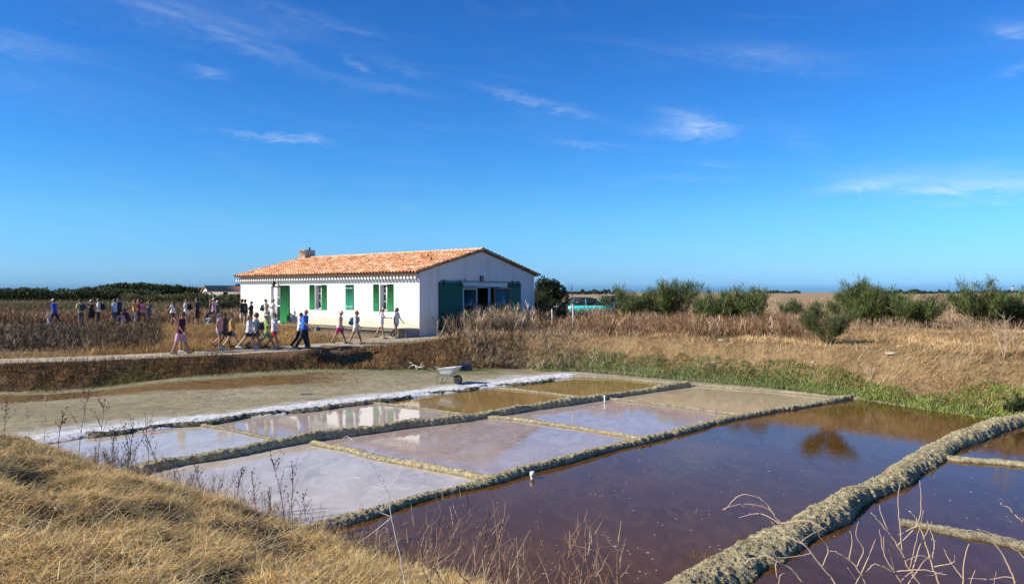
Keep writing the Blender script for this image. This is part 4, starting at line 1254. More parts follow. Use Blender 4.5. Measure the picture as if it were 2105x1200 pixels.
# ---------------------------------------------------------------- vegetation
def blades(P, L, yaw, lean, w, segs=2, droop=0.3, col=None, tip=0.25, roll=None):
    """many thin curved blades; P (n,3) roots, lean 0 upright .. 1 lying flat (array), droop extra bend"""
    n = len(P)
    L = np.broadcast_to(L, (n,)); w = np.broadcast_to(w, (n,)); lean = np.broadcast_to(lean, (n,)); droop = np.broadcast_to(droop, (n,))
    dx, dy = np.cos(yaw), np.sin(yaw)
    cp = P.copy()
    pts = [cp]
    for k in range(segs):
        th = (lean + droop * (k + 0.5) / segs) * (math.pi / 2)
        stp = (L / segs)[:, None] * np.stack([dx * np.sin(th), dy * np.sin(th), np.cos(th)], 1)
        cp = cp + stp
        pts.append(cp)
    if roll is None: roll = np.random.default_rng(n).uniform(0, np.pi, n)
    wx = -dy * np.cos(roll) + dx * np.sin(roll); wy = dx * np.cos(roll) + dy * np.sin(roll)
    W = np.stack([wx, wy, 0.25 * np.sin(roll * 3)], 1)
    rows = []
    for k, p in enumerate(pts):
        s = (w * (1 - (1 - tip) * k / segs) / 2)[:, None]
        rows.append(p - W * s); rows.append(p + W * s)
    V = np.stack(rows, 1).reshape(-1, 3)
    m = 2 * (segs + 1)
    base = (np.arange(n) * m)[:, None]
    F = np.concatenate([base + np.array([2 * k, 2 * k + 1, 2 * k + 3, 2 * k + 2]) for k in range(segs)])
    C = np.repeat(np.asarray(col), m, axis=0) if col is not None else None
    return V, F, C, pts

def pick(r, n, cols, var=0.18, p=None):
    cols = np.array(cols, float)
    k = r.choice(len(cols), n, p=p)
    return cols[k] * r.uniform(1 - var, 1 + var, (n, 1)) * (1 + r.normal(0, 0.04, (n, 3)))

def scatter(r, n, x0, x1, y0, y1, mask=None, ypow=1.0):
    x = r.uniform(x0, x1, n); y = y0 + (y1 - y0) * r.uniform(0, 1, n) ** ypow
    if mask is not None:
        k = mask(x, y); x, y = x[k], y[k]
    return x, y
def wedge(r, n, px0, px1, D0_, D1_, p=1.0):
    D = D0_ + (D1_ - D0_) * r.uniform(0, 1, n) ** p
    px = r.uniform(px0, px1, n)
    return (px - 1052.5) * D / FPX, D
STRAW = [(0.68, 0.46, 0.16), (0.78, 0.57, 0.25), (0.44, 0.26, 0.08), (0.86, 0.70, 0.38), (0.22, 0.115, 0.04)]
GOLD = [(0.46, 0.29, 0.10), (0.60, 0.42, 0.19), (0.32, 0.18, 0.06), (0.18, 0.10, 0.035)]
WEED = [(0.26, 0.14, 0.065), (0.38, 0.24, 0.13), (0.14, 0.075, 0.035), (0.58, 0.44, 0.28), (0.08, 0.045, 0.025)]
DARK = [(0.060, 0.034, 0.016), (0.10, 0.055, 0.02), (0.035, 0.024, 0.013), (0.26, 0.13, 0.035), (0.06, 0.055, 0.02)]  # brush browns, darkened further to stand for shade among the plants
GREENS = [(0.16, 0.22, 0.05), (0.24, 0.28, 0.08), (0.10, 0.15, 0.035), (0.30, 0.31, 0.13)]
TAM = [(0.10, 0.135, 0.034), (0.155, 0.19, 0.052), (0.04, 0.06, 0.018), (0.23, 0.25, 0.095)]
HEDGE = [(0.035, 0.05, 0.016), (0.055, 0.075, 0.02), (0.022, 0.032, 0.012), (0.08, 0.09, 0.03)]

def grass(name, label, x, y, Lr, leanr, w, cols, segs=2, droop=(0.2, 0.7), sink=0.02, yawf=None, mat=None, seed=1, tip=0.25, colp=None, cat_kind='stuff', shade=None, lift=0.0):
    r = np.random.default_rng(seed)
    n = len(x)
    z = gz(x, y) - sink + (r.uniform(0, lift, n) if lift else 0)
    yaw = r.uniform(0, 2 * np.pi, n) if yawf is None else yawf(x, y) + r.normal(0, 0.7, n)
    tuft = fbm(x, y, 0.5, 2, seed + 3) * 0.5 + 0.5
    L = r.uniform(*Lr, n) * (0.65 + 0.7 * tuft)
    C = pick(r, n, cols, p=colp)
    if shade is not None: C = shade(C, x, y, r)
    V, F, C, _ = blades(np.stack([x, y, z], 1), L, yaw, r.uniform(*leanr, n), r.uniform(0.7, 1.3, n) * w, segs, r.uniform(*droop, n), C, tip)
    o = Acc().add(V, F, C).obj(name, mat or M_blade)
    o['kind'] = cat_kind; o['label'] = label
    return o

r = np.random.default_rng(11)
# --- foreground straw bank
def near_mask(x, y):
    a_ = np.abs(x) < y * 0.72 + 0.6
    return inside(x, y, NEAR_POLY) & a_
x, y = scatter(r, 520000, -10.6, 0.6, 3.6, 14.2, lambda x, y: near_mask(x, y) & (dist_poly(x, y, FOOT_NEAR) > 0.12))
keep = r.uniform(0, 1, len(x)) < np.clip(0.25 + 0.75 * (1.25 - (y - 4) * 0.085), 0.25, 1) * np.where(fbm(x, y, 0.6, 3, 41) > -0.16, 1, 0.08)
x, y = x[keep][:215000], y[keep][:215000]
swirl = lambda x, y: 2.6 * np.pi * fbm(x, y, 1.3, 2, 77)
swirl2 = lambda x, y: swirl(x, y) + np.random.default_rng(5).normal(0, 1.6, len(x))
def straw_shade(C, x, y, r):
    g = fbm(x, y, 0.7, 3, 78)[:, None]
    return C * (1 + 0.45 * g)
grass('straw', 'matted golden dry grass covering the near bank', x, y, (0.06, 0.22), (0.70, 1.25), 0.0055, STRAW, 2, (-0.6, 0.6), 0.0, swirl2, seed=12, colp=[.3, .26, .2, .12, .12], shade=straw_shade, lift=0.05)
x, y = scatter(r, 34000, -10.4, -0.2, 3.8, 14.0, near_mask)
keep = ((fbm(x, y, 0.8, 2, 79) > 0.18) & (r.uniform(0, 1, len(x)) < .30)) | ((dist_poly(x, y, FOOT_NEAR) < 1.1) & (r.uniform(0, 1, len(x)) < .6))
x, y = x[keep], y[keep]
grass('dry_grass', 'loose taller dry grass along the top of the near bank', x, y, (0.14, 0.40), (0.3, 1.0), 0.0042, STRAW, 3, (0.0, 1.0), 0.0, seed=13, colp=[.3, .3, .12, .22, .06])
x, y = scatter(r, 9000, -10, 0.0, 3.8, 13.6, near_mask)
grass('straw', 'long bleached straws lying over the matted grass', x[:3600], y[:3600], (0.30, 0.62), (0.75, 1.0), 0.0042, [(0.86, 0.72, 0.42), (0.78, 0.60, 0.30), (0.30, 0.17, 0.08)], 4, (-0.3, 0.35), 0.0, seed=45, lift=0.09)
# --- straw slopes on the right and flat upland straw
def rs_mask(x, y):
    return inside(x, y, BEYOND_FOOT) & (np.abs(x) < y * 0.72 + 1)
def thick(x, y, s=5, sc_=1.4, lo=-0.25):
    return fbm(x, y, sc_, 3, s) > lo
x, y = scatter(r, 260000, -1.5, 27, 18, 42, lambda x, y: rs_mask(x, y) & (dist_poly(x, y, FOOT_FAR) > 0.3) & (dist_poly(x, y, LOWER_PATH) > 1.0))
def rs_col(C, x, y, r):
    g = np.clip(fbm(x, y, 1.6, 3, 81)[:, None], -1, 1)
    return C * (1 + 0.55 * g)
x, y = x[:130000], y[:130000]
grass('straw', 'dry straw lying on the right bank', x, y, (0.10, 0.30), (0.15, 0.95), 0.018, [(0.60, 0.40, 0.18), (0.70, 0.52, 0.28), (0.44, 0.26, 0.10), (0.24, 0.14, 0.06)], 2, (0.0, 0.6), 0.02, lambda x, y: 2 * np.pi * fbm(x, y, 2.2, 2, 82), seed=14, shade=rs_col)
# --- golden grass between the two paths, left of the house
x, y = wedge(r, 60000, 180, 760, 29, 46)
k = inside(x, y, UP_POLY) & (dist_poly(x, y, LOWER_PATH) > 1.15) & (dist_poly(x, y, BACK_PATH) > 0.9) & (x < -8.2 - (y - 36) * 0.4) & (fbm(x, y, 1.8, 3, 83) > -0.45)
k &= ~((x > -11.5) & (y > 38.5))
x, y = x[k], y[k]
grass('golden_grass', 'golden tufted grass between the two footpaths', x, y, (0.22, 0.50), (0.0, 0.45), 0.016, GOLD, 3, (0.2, 0.9), 0.02, seed=15, shade=lambda C, x, y, r: C * (1 + .7 * fbm(x, y, 1.2, 3, 97)[:, None]))
x, y = wedge(r, 22000, -60, 420, 27.5, 33)
k = inside(x, y, UP_POLY) & (dist_poly(x, y, LOWER_PATH) > 1.0) & (dist_poly(x, y, LOWER_PATH) < 2.6)
grass('verge_grass', 'low orange dry grass on the verge of the lower path', x[k], y[k], (0.10, 0.28), (0.1, 0.7), 0.015, GOLD, 2, (0.2, 0.8), 0.02, seed=16)
# --- brown brush on the bank under the lower path, shade worked into its colours
x, y = scatter(r, 200000, -24, 0.5, 24.5, 37.5, lambda x, y: inside(x, y, BEYOND_FOOT) & (~inside(x, y, UP_POLY) | (dist_poly(x, y, CREST_FAR) < .35)) & (np.abs(x) < y * .72 + 1) & (dist_poly(x, y, FOOT_FAR) > 0.1) & (dist_poly(x, y, LOWER_PATH) > 1.05))
def brush_col(C, x, y, r):
    t = sstep(-9.5, -5, x)[:, None]
    o = np.clip(fbm(x, y, 1.1, 3, 84) * 1.6, 0, 1)[:, None]
    gx_, gy_ = atD(275, 27.4)
    gw = np.exp(-(((x - gx_) / 0.8) ** 2 + ((y - gy_) / 1.1) ** 2))[:, None]
    C = C * (1 + 0.5 * t) * (1 + 0.4 * o * np.array([1.3, 0.7, 0.1]))
    return C * (1 - gw) + gw * np.array([0.14, 0.17, 0.04]) * r.uniform(0.6, 1.3, (len(x), 1))
x, y = x[:80000], y[:80000]
grass('bank_brush', 'dark brown brush on the bank under the lower path', x, y, (0.10, 0.34), (0.0, 0.8), 0.020, DARK + [(0.30, 0.19, 0.09)], 2, (0.0, 0.8), 0.02, seed=17, shade=brush_col)
# thin greens at the foot of that bank
x, y = wedge(r, 60000, 60, 1180, 24, 34.5)
d = dist_poly(x, y, FOOT_FAR)
k = (~inside(x, y, UP_POLY)) & (d < 0.55) & (fbm(x, y, 1.5, 3, 86) > -0.15) & (y > 20)
grass('low_greens', 'thin green plants at the foot of the dark bank', x[k], y[k], (0.04, 0.12), (0.0, 0.8), 0.02, GREENS + [(0.2, 0.14, 0.05)], 2, (0.0, 0.5), 0.01, seed=18)
x, y = wedge(r, 60000, 20, 760, 22, 33)
d = dist_poly(x, y, FOOT_FAR)
k = (~inside(x, y, BEYOND_FOOT)) & (d > 1.0) & (d < 2.9) & (fbm(x * .4, y, .8, 3, 87) > -0.1)
grass('glasswort', 'low reddish brown and olive glasswort on the mud flat', x[k], y[k], (0.02, 0.07), (0.1, 0.9), 0.022, [(0.19, 0.10, 0.035), (0.25, 0.14, 0.05), (0.15, 0.14, 0.05)], 2, (0.0, 0.5), 0.005, seed=19)
# --- green salt plants along the right shore
def green_mask(x, y):
    d = dist_poly(x, y, FOOT_FAR)
    wdt = 0.45 + 0.40 * sstep(6, 11, x) + 0.85 * (fbm(x, y * .3, 2.0, 3, 88) * .5 + .5) + 0.5 * sstep(12, 16, x) - 0.5 * np.exp(-((x - 13.2) / 1.0) ** 2)
    hole = (fbm(x, y, 0.9, 3, 89) > -0.55)
    return (d < wdt) & hole & (inside(x, y, BEYOND_FOOT) | (d < 0.30))
x, y = scatter(r, 400000, 0.8, 22, 16, 38, green_mask)
k = (np.abs(x) < y * 0.72 + 1) & (r.uniform(0, 1, len(x)) < sstep(0.2, 3, x))
x, y = x[k][:110000], y[k][:110000]
def green_col(C, x, y, r):
    g = fbm(x, y, 0.8, 3, 92)[:, None]
    pale = sstep(11.5, 6, x)[:, None]
    pg = np.array([0.28, 0.29, 0.15])
    C = C * (1 - 0.55 * pale) + pg * 0.55 * pale
    yel = sstep(10, 13, x)[:, None] * np.array([0.04, 0.04, -0.005])
    return np.clip(C * (1 + 0.5 * g) + yel, 0.01, 1)
grass('shore_plants', 'bright green salt plants along the far shore of the ponds', x, y, (0.08, 0.22), (0.0, 0.9), 0.030, GREENS, 2, (0.0, 0.6), 0.02, seed=20, mat=M_leaf, shade=green_col, tip=.5)
# --- dark tuft at the mouth of the right dyke etc: red-brown crust plants on the big dyke near its lower end
x, y = wedge(r, 9000, 1370, 1660, 9.0, 12.5)
dk = catmull(pl(.22, (1380, 1196), (1480, 1145), (1560, 1106)), .2)
k = dist_poly(x + 0.25, y, [tuple(p) for p in dk]) < 0.30
k &= fbm(x, y, .5, 2, 96) > 0.05
V_, F_, C_, _ = blades(np.stack([x[k], y[k], np.full(k.sum(), .12)], 1), r.uniform(.08, .17, k.sum()), r.uniform(0, 6.3, k.sum()), r.uniform(0, .7, k.sum()), .004, 2, .3, pick(r, k.sum(), [(0.16, 0.08, 0.04), (0.25, 0.14, 0.07), (0.10, .07, .03)]))
o = Acc().add(V_, F_, C_).obj('glasswort', M_blade); tag(o, 'reddish crust plants on the near end of the wide dyke', kind='stuff')

# --- branching dead weeds
def weeds(name, label, x, y, H, cols, wd=0.014, nb=7, seed=1, lean=(0.0, 0.28), brl=(0.22, 0.5), tail=None, colp=None, kind='stuff', yawm=None):
    r = np.random.default_rng(seed)
    n = len(x)
    z = gz(x, y) - 0.03
    h = r.uniform(H[0], H[1], n) * (0.75 + 0.5 * (fbm(x, y, 1.5, 2, seed) * .5 + .5))
    yaw = r.uniform(0, 2 * np.pi, n)
    col = pick(r, n, cols, 0.22, colp)
    V, F, C, pts = blades(np.stack([x, y, z], 1), h, yaw, r.uniform(*lean, n), wd, 3, r.uniform(-.05, .4, n), col, 0.4)
    ac = Acc().add(V, F, C)
    pts = np.stack(pts, 1)                     # n,4,3
    idx = np.repeat(np.arange(n), nb)
    t = r.uniform(0.22, 1.0, n * nb) * 2.999
    k = t.astype(int); f = (t - k)[:, None]
    P = pts[idx, k] * (1 - f) + pts[idx, k + 1] * f
    L = h[idx] * r.uniform(*brl, n * nb) * (1.15 - 0.2 * t)
    V, F, C, _ = blades(P, L, r.uniform(0, 2 * np.pi, n * nb), r.uniform(0.15, 0.75, n * nb), wd * 0.7, 2, r.uniform(-.4, .25, n * nb), col[idx] * r.uniform(.8, 1.25, (n * nb, 1)), 0.4)
    ac.add(V, F, C)
    o = ac.obj(name, M_twig)
    if kind: o['kind'] = kind
    o['label'] = label
    return o
def cut(x, y, m): return x[m], y[m]
x, y = wedge(r, 6500, 885, 1110, 36.6, 43)
k = (dist_poly(x, y, LOWER_PATH) > 1.0) & ((x + 4.86) * 0.768 - (y - 38.8) * 0.641 > 0.25) & (inside(x, y, UP_POLY))
pxx = x / y * FPX + 1052.5
k &= r.uniform(0, 1, len(x)) < (0.06 + 0.94 * np.exp(-((pxx - 1020) / 62) ** 2))
x1_, y1_ = cut(x, y, k)
weeds('dry_weeds', 'tall tangle of pale dead weeds before the gable doors', x1_[:1300], y1_[:1300], (0.55, 1.4), [(0.34, 0.23, 0.14), (0.56, 0.44, 0.30), (0.20, 0.12, 0.07), (0.12, 0.10, 0.05)], 0.026, 10, 31, lean=(0, .45))
x, y = wedge(r, 16000, 1085, 1660, 33, 46, 1.15)
pxx = x / y * FPX + 1052.5
k = inside(x, y, UP_POLY) & (dist_poly(x, y, CREST_FAR) > 0.6 + 0.0 * x) & (dist_poly(x, y, LOWER_PATH) > 0.7) & (y > 35.6 - 0 * x) & (fbm(x, y, 1.5, 2, 98) > -0.5)
k |= inside(x, y, UP_POLY) & (y > 33.5) & (pxx > 1400) & (pxx < 1650)
x2_, y2_ = cut(x, y, k)
weeds('dry_weeds', 'broad brown thicket of dead stalks right of the house', x2_[:5200], y2_[:5200], (0.45, 1.05), WEED, 0.024, 7, 32, lean=(0.0, 0.5), colp=[.3, .25, .2, .12, .13])
x, y = wedge(r, 2500, 900, 1330, 34.4, 37.5)
k = (dist_poly(x, y, LOWER_PATH) > .8) & inside(x, y, UP_POLY)
x3_, y3_ = cut(x, y, k)
weeds('dry_weeds', 'low tangled brown weeds at the top of the slope behind the wheelbarrow', x3_[:1000], y3_[:1000], (0.15, 0.42), WEED, 0.022, 7, 33)
x, y = wedge(r, 2600, 960, 1230, 33.6, 36.4)
k = inside(x, y, BEYOND_FOOT) & ~inside(x, y, UP_POLY)
x4_, y4_ = cut(x, y, k)
weeds('dry_weeds', 'fallen pale twigs on the slope behind the wheelbarrow', x4_[:700], y4_[:700], (0.35, 0.8), [(0.45, 0.36, 0.25), (0.3, 0.2, 0.12)], 0.016, 7, 34, lean=(0.2, 0.8))
x, y = wedge(r, 8000, -80, 520, 48.2, 60, 1.4)
k = (dist_poly(x, y, BACK_PATH) > 0.8) & (y > 47.5)
x5_, y5_ = cut(x, y, k)
weeds('dry_weeds', 'dense dead weeds behind the back path on the left', x5_[:4200], y5_[:4200], (0.5, 0.9), WEED, 0.034, 6, 35, colp=[.3, .25, .2, .12, .13])
x, y = wedge(r, 9000, -80, 330, 31, 44.5)
k = (dist_poly(x, y, BACK_PATH) > 0.9) & (dist_poly(x, y, LOWER_PATH) > 1.7)
x6_, y6_ = cut(x, y, k)
weeds('dry_weeds', 'dark tangled dead brush between the two footpaths on the left', x6_[:3600], y6_[:3600], (0.35, 0.75), [(0.07, 0.048, 0.03), (0.12, 0.08, 0.05), (0.04, 0.028, 0.02), (0.40, 0.31, 0.21)], 0.02, 8, 36, lean=(0, .5), colp=[.36, .25, .27, .12])
x, y = wedge(r, 1400, 1660, 2105, 36, 44)
weeds('dry_weeds', 'short dry stalks between the tamarisks on the right', x[:800], y[:800], (0.35, 0.7), [(0.42, 0.30, 0.18), (0.3, 0.19, 0.1)], 0.018, 6, 37)
x, y = wedge(r, 1500, 1150, 1275, 46, 54)
weeds('dry_weeds', 'dead weeds hiding the lower part of the turquoise car', x[:700], y[:700], (0.75, 1.15), WEED, 0.026, 7, 39, lean=(0, .4))
# --- far marsh reeds
x, y = wedge(r, 70000, 1080, 2200, 47, 230, 1.9)
x, y = cut(x, y, fbm(x, y, 5.0, 3, 144) * .6 + fbm(x, y, 1.6, 2, 145) * .5 > -0.12)
grass('reed_marsh', 'wide tan field of dry reeds stretching to the horizon', x, y, (0.3, 0.95), (0.0, 0.6), 0.045, [(0.40, 0.26, 0.14), (0.50, 0.35, 0.20), (0.30, 0.18, 0.10), (0.56, 0.42, 0.27)], 2, (0, .4), 0.05, seed=38)
o = bpy.data.objects['reed_marsh']; 
me = o.data; nv = len(me.vertices); co = np.empty(nv * 3, np.float32); me.vertices.foreach_get('co', co); co = co.reshape(-1, 6, 3)
cen = co[:, :2].mean(1, keepdims=True); sc__ = (cen[:, :, 1:2] / 90.0).clip(0.6, 2.2)
co[:, :, :2] = cen[:, :, :2] + (co[:, :, :2] - cen[:, :, :2]) * sc__
me.vertices.foreach_set('co', co.astype(np.float32).ravel())
x, y = wedge(r, 26000, -80, 500, 60, 190, 1.6)
x, y = cut(x, y, (np.abs(y - 152) > 5) & ((y < 138) | (y > 150)))
def sc_col(C, x, y, r):
    g = sstep(-0.1, 0.25, fbm(x, y, 14, 3, 99))[:, None]
    return C * (1 - g) + g * np.array([0.24, 0.16, 0.08])
grass('scrub', 'olive brown scrub on the flat land behind the weeds on the left', x, y, (0.4, 0.9), (0.0, 0.6), 0.09, [(0.075, 0.075, 0.025), (0.12, 0.10, 0.04), (0.05, 0.05, 0.02)], 2, (0, .5), 0.05, seed=39, mat=M_leaf, shade=sc_col)

# --- tamarisks: each a thing with its stems and its feathery crown
def tamarisk(px, D, H, Wd, label, seed, n=5200, lean=0.0, cols=TAM, name='tamarisk', stems=11, group='tamarisks on the marsh', leafw=0.030, bare=0.18):
    r = np.random.default_rng(seed)
    if name == 'tamarisk' and D > 35: H *= r.uniform(1.12, 1.38); Wd *= r.uniform(1.25, 1.75); stems = int(r.integers(13, 19)); n = int(n * 1.9); lean += r.normal(0, .12)
    if name == 'tamarisk' and D < 35: Wd *= 1.4; n = 8500
    x, y = atD(px, D)
    z = g1(x, y)
    root = empty(name, (x, y, z - 0.03)); tag(root, label, 'bush', group)
    st = Acc(); P = []
    for k in range(stems):
        ya = r.uniform(0, 2 * np.pi); sp = r.uniform(0.15, 1.0) * Wd * 0.5
        h = H * r.uniform(0.5, 1.0) * (1 - 0.28 * (sp / (Wd * .5)) ** 2)
        pts = [(0.10 * math.cos(ya) * sp, 0.10 * math.sin(ya) * sp, 0)]
        for t in (0.25, 0.5, 0.75, 1.0):
            q = t ** 1.0
            pts.append((sp * q * math.cos(ya) + lean * h * t + r.normal(0, .03) * H, sp * q * math.sin(ya) + r.normal(0, .03) * H, h * (t ** 0.92)))
        pts = catmull(np.array(pts)[:, :2], 1e9) if False else np.array(pts)
        st.add(*tube(pts, np.linspace(0.022, 0.006, 5) * (0.6 + H * .35), 5), pick(r, 1, [(0.16, 0.11, 0.07)])[0])
        P.append(pts)
        for b in range(4):
            t0 = r.uniform(.3, .85) * 4; i = min(3, int(t0)); p = pts[i] + (pts[i + 1] - pts[i]) * (t0 - i)
            d = np.array([math.cos(ya + r.normal(0, 1)), math.sin(ya + r.normal(0, 1)), r.uniform(.4, 1.4)]); d /= np.linalg.norm(d)
            q = np.array([p + d * H * s for s in (0, .08, .16, .24)]) + r.normal(0, .012, (4, 3)) * H
            st.add(*tube(q, [.008, .006, .005, .003], 4), (0.16, 0.11, 0.07)); P.append(np.vstack([q, q[-1:] + d * .04 * H]))
    st.obj('stems', M_twig, root)['kind'] = 'stuff'
    S = np.array(P)
    i = r.integers(0, len(S), n); t = r.uniform(bare, 1, n) ** 0.8 * 3.999; k = t.astype(int); f = (t - k)[:, None]
    base = S[i, k] * (1 - f) + S[i, k + 1] * f + r.normal(0, .05 * H, (n, 3))
    seg = S[i, k + 1] - S[i, k]
    yaw = np.arctan2(seg[:, 1], seg[:, 0]) + r.normal(0, 1.5, n)
    L = r.uniform(.06, .17, n) * H * 0.85
    col = pick(r, n, cols, .25)
    V, F, C, _ = blades(base, L, yaw, r.uniform(.05, .95, n), leafw, 2, r.uniform(-.1, .6, n), col, .35)
    ac = Acc().add(V, F, C)
    o = ac.obj('crown', M_leaf, root); o['kind'] = 'stuff'
    return root
TAMS = [(1290, 47, 1.95, 2.6, 'small tamarisk right of the turquoise car, behind the brown thicket', 0, 4200),
        (1385, 46, 2.25, 2.5, 'upright tamarisk in the gap of the brown thicket, second from the house', 0, 5200),
        (1352, 50, 1.6, 1.8, 'low tamarisk just left of the second upright one', 0, 2600),
        (1480, 42, 2.05, 2.0, 'left half of the dense tamarisk pair at the end of the brown thicket', 0.0, 4600),
        (1535, 41.5, 2.05, 2.2, 'right half of the dense tamarisk pair at the end of the brown thicket', 0.04, 5200),
        (1650, 46, 1.35, 1.9, 'low tamarisk behind the lone round bush on its left', 0, 3000),
        (1742, 46, 2.35, 1.5, 'tall wind bent tamarisk with dark tip right of the lone bush', -0.12, 3400),
        (1790, 44.5, 2.0, 2.2, 'broad tamarisk in the middle of the right row', 0, 5000),
        (1835, 44, 1.9, 1.6, 'narrow tamarisk closing the middle of the right row', 0, 3600),
        (1897, 41.5, 1.75, 2.0, 'separate tamarisk at the right end of the middle row', 0, 4600),
        (2030, 40.5, 2.15, 2.4, 'large tamarisk near the right edge, left stem clump', 0, 5600),
        (2088, 41, 1.85, 2.2, 'tamarisk cut by the right edge of the view', 0, 4600),
        (1730, 50, 1.5, 2.6, 'low tamarisk behind the tall wind bent one', 0, 3000)]
for i, (px, D, H, Wd, lab, ln_, n) in enumerate(TAMS):
    tamarisk(px, D, H, Wd, lab, 100 + i, n, ln_)
tamarisk(1700, 29.4, 1.62, 1.55, 'lone round bush standing nearest on the right bank', 150, 6500, 0, name='tamarisk', leafw=.018, stems=16, cols=[(0.10, 0.12, 0.04), (0.15, 0.16, 0.06), (0.06, 0.075, 0.027)], bare=.12)
tamarisk(2088, 21.6, 0.60, 1.2, 'dark low bush by the shore at the right edge', 151, 4000, 0, name='shore_bush', leafw=.02, stems=12, cols=[(0.06, 0.085, 0.03), (0.09, 0.12, 0.04)], group=None)
# --- trees beside the house
def tree(name, px, D, zc, rad, label, seed, n, cols, leaf=0.13, trunk_h=None, lobes=9, rz=0.9, group=None):
    r = np.random.default_rng(seed)
    x, y = atD(px, D); z = g1(x, y)
    root = empty(name, (x, y, z - .05)); tag(root, label, 'tree', group)
    tk = Acc()
    tk.add(*tube([(0, 0, 0), (.05, 0, zc * .35), (0.02, .05, zc * .7), (0, 0, zc)], [rad * .1, rad * .08, rad * .06, rad * .03], 8), (0.10, 0.07, 0.05))
    cen = []
    for k in range(lobes):
        v = r.normal(0, 1, 3); v /= np.linalg.norm(v); v *= r.uniform(.35, .72) * rad; v[2] *= rz
        cen.append((v + (0, 0, zc), rad * r.uniform(.32, .5)))
        tk.add(*tube([(0, 0, zc * .55), tuple((v * .5 + (0, 0, zc * .95))), tuple(v + (0, 0, zc))], [rad * .045, rad * .03, rad * .012], 5), (0.10, 0.07, 0.05))
    tk.obj('trunk', M_twig, root)
    i = r.integers(0, lobes, n)
    c = np.array([q[0] for q in cen])[i]; rr = np.array([q[1] for q in cen])[i]
    d = r.normal(0, 1, (n, 3)); d /= np.linalg.norm(d, axis=1)[:, None]
    P = c + d * (rr * r.uniform(.55, 1.08, n) ** .7)[:, None]
    V, F, C, _ = blades(P, leaf * r.uniform(.6, 1.4, n), r.uniform(0, 6.3, n), r.uniform(.1, 1.2, n), leaf * .62, 1, 0.1, pick(r, n, cols, .25), .6)
    o = Acc().add(V, F, C).obj('crown', M_leaf, root); o['kind'] = 'stuff'
    return root
tree('oak_tree', 1131, 60, 1.95, 1.45, 'dark rounded tree right behind the house gable', 160, 9500, [(0.022, 0.035, 0.014), (0.04, 0.055, 0.02), (0.014, 0.022, 0.010)], .15, lobes=14)
tamarisk(1108, 50, 2.15, 1.7, 'olive green shrub against the house corner in front of the dark tree', 161, 6000, 0, name='shrub', cols=[(0.10, 0.11, 0.035), (0.15, 0.15, 0.05), (0.06, 0.07, 0.025)], group=None)
tamarisk(1146, 46, 1.45, 1.2, 'thin olive shrub in front of the dark tree on its right', 162, 2500, 0, name='shrub', cols=[(0.10, 0.11, 0.035), (0.07, 0.07, 0.03)], group=None)

def bare_plant(name, base, segs_list, mat_col, label, cat='dry plant', rad=0.006, n=5, group=None, buds=None, seed=0):
    """one bare plant: stem plus twigs; all points relative to the base"""
    r = np.random.default_rng(seed)
    root = empty(name, base); tag(root, label, cat, group)
    for k, (pts, r0, r1) in enumerate(segs_list):
        pts = np.asarray(pts, float)
        q = catmull3(pts, 6)
        q = q + r.normal(0, 1, q.shape) * r0 * 0.45
        r0 *= 1.3; r1 *= 1.3
        Acc().add(*tube(q, np.linspace(r0, r1, len(q)), n), mat_col).obj('stem' if k == 0 else 'twig', M_twig, root)
    if buds:
        P, s = buds
        if len(P):
            ac = Acc()
            for p in P:
                ac.add(*ellipsoid(tuple(p), (s * r.uniform(.6, 1.2), s * r.uniform(.6, 1.2), s * r.uniform(.8, 1.5)), 6, 4), np.array(mat_col) * r.uniform(.6, 1.0))
            o = ac.obj('seed_heads', M_twig, root); o['kind'] = 'stuff'
    return root
def catmull3(P, k):
    P = np.asarray(P, float)
    Q = np.vstack([2 * P[0] - P[1], P, 2 * P[-1] - P[-2]])
    out = []
    for i in range(1, len(Q) - 2):
        t = np.linspace(0, 1, k, endpoint=False)[:, None]
        out.append(0.5 * ((2 * Q[i]) + (-Q[i - 1] + Q[i + 1]) * t + (2 * Q[i - 1] - 5 * Q[i] + 4 * Q[i + 1] - Q[i + 2]) * t ** 2 + (-Q[i - 1] + 3 * Q[i] - 3 * Q[i + 1] + Q[i + 2]) * t ** 3))
    out.append(P[-1:])
    return np.concatenate(out)
def grow(r, h, lean, nb, blen, spread=.6, bend=.15, up=.5):
    """random stem with side twigs; returns list for bare_plant and tip points"""
    m = 5
    st = [np.zeros(3)]
    d = np.array([lean[0], lean[1], 1.0]); d /= np.linalg.norm(d)
    for k in range(m):
        d = d + r.normal(0, bend, 3) * (.35, .35, .1); d /= np.linalg.norm(d)
        st.append(st[-1] + d * h / m)
    st = np.array(st)
    out = [(st, .0045, .0018)]
    tips = [st[-1]]
    for b in range(nb):
        t = r.uniform(.3, .97) * m; i = min(m - 1, int(t)); p = st[i] + (st[i + 1] - st[i]) * (t - i)
        a_ = r.uniform(0, 2 * np.pi)
        dd = np.array([math.cos(a_) * spread, math.sin(a_) * spread, up + r.uniform(0, .6)]); dd /= np.linalg.norm(dd)
        L = blen * r.uniform(.5, 1.2) * (1.25 - t / m * .6)
        q = np.array([p, p + dd * L * .5 + r.normal(0, .02, 3) * L * 2, p + dd * L + (0, 0, L * .12)])
        out.append((q, .0028, .0012)); tips.append(q[-1]); tips.append(q[1])
    return out, tips
DK = (0.10, 0.055, 0.035); MDK = (0.20, 0.12, 0.075); PALE = (0.62, 0.50, 0.34); SIL = (0.66, 0.62, 0.56)
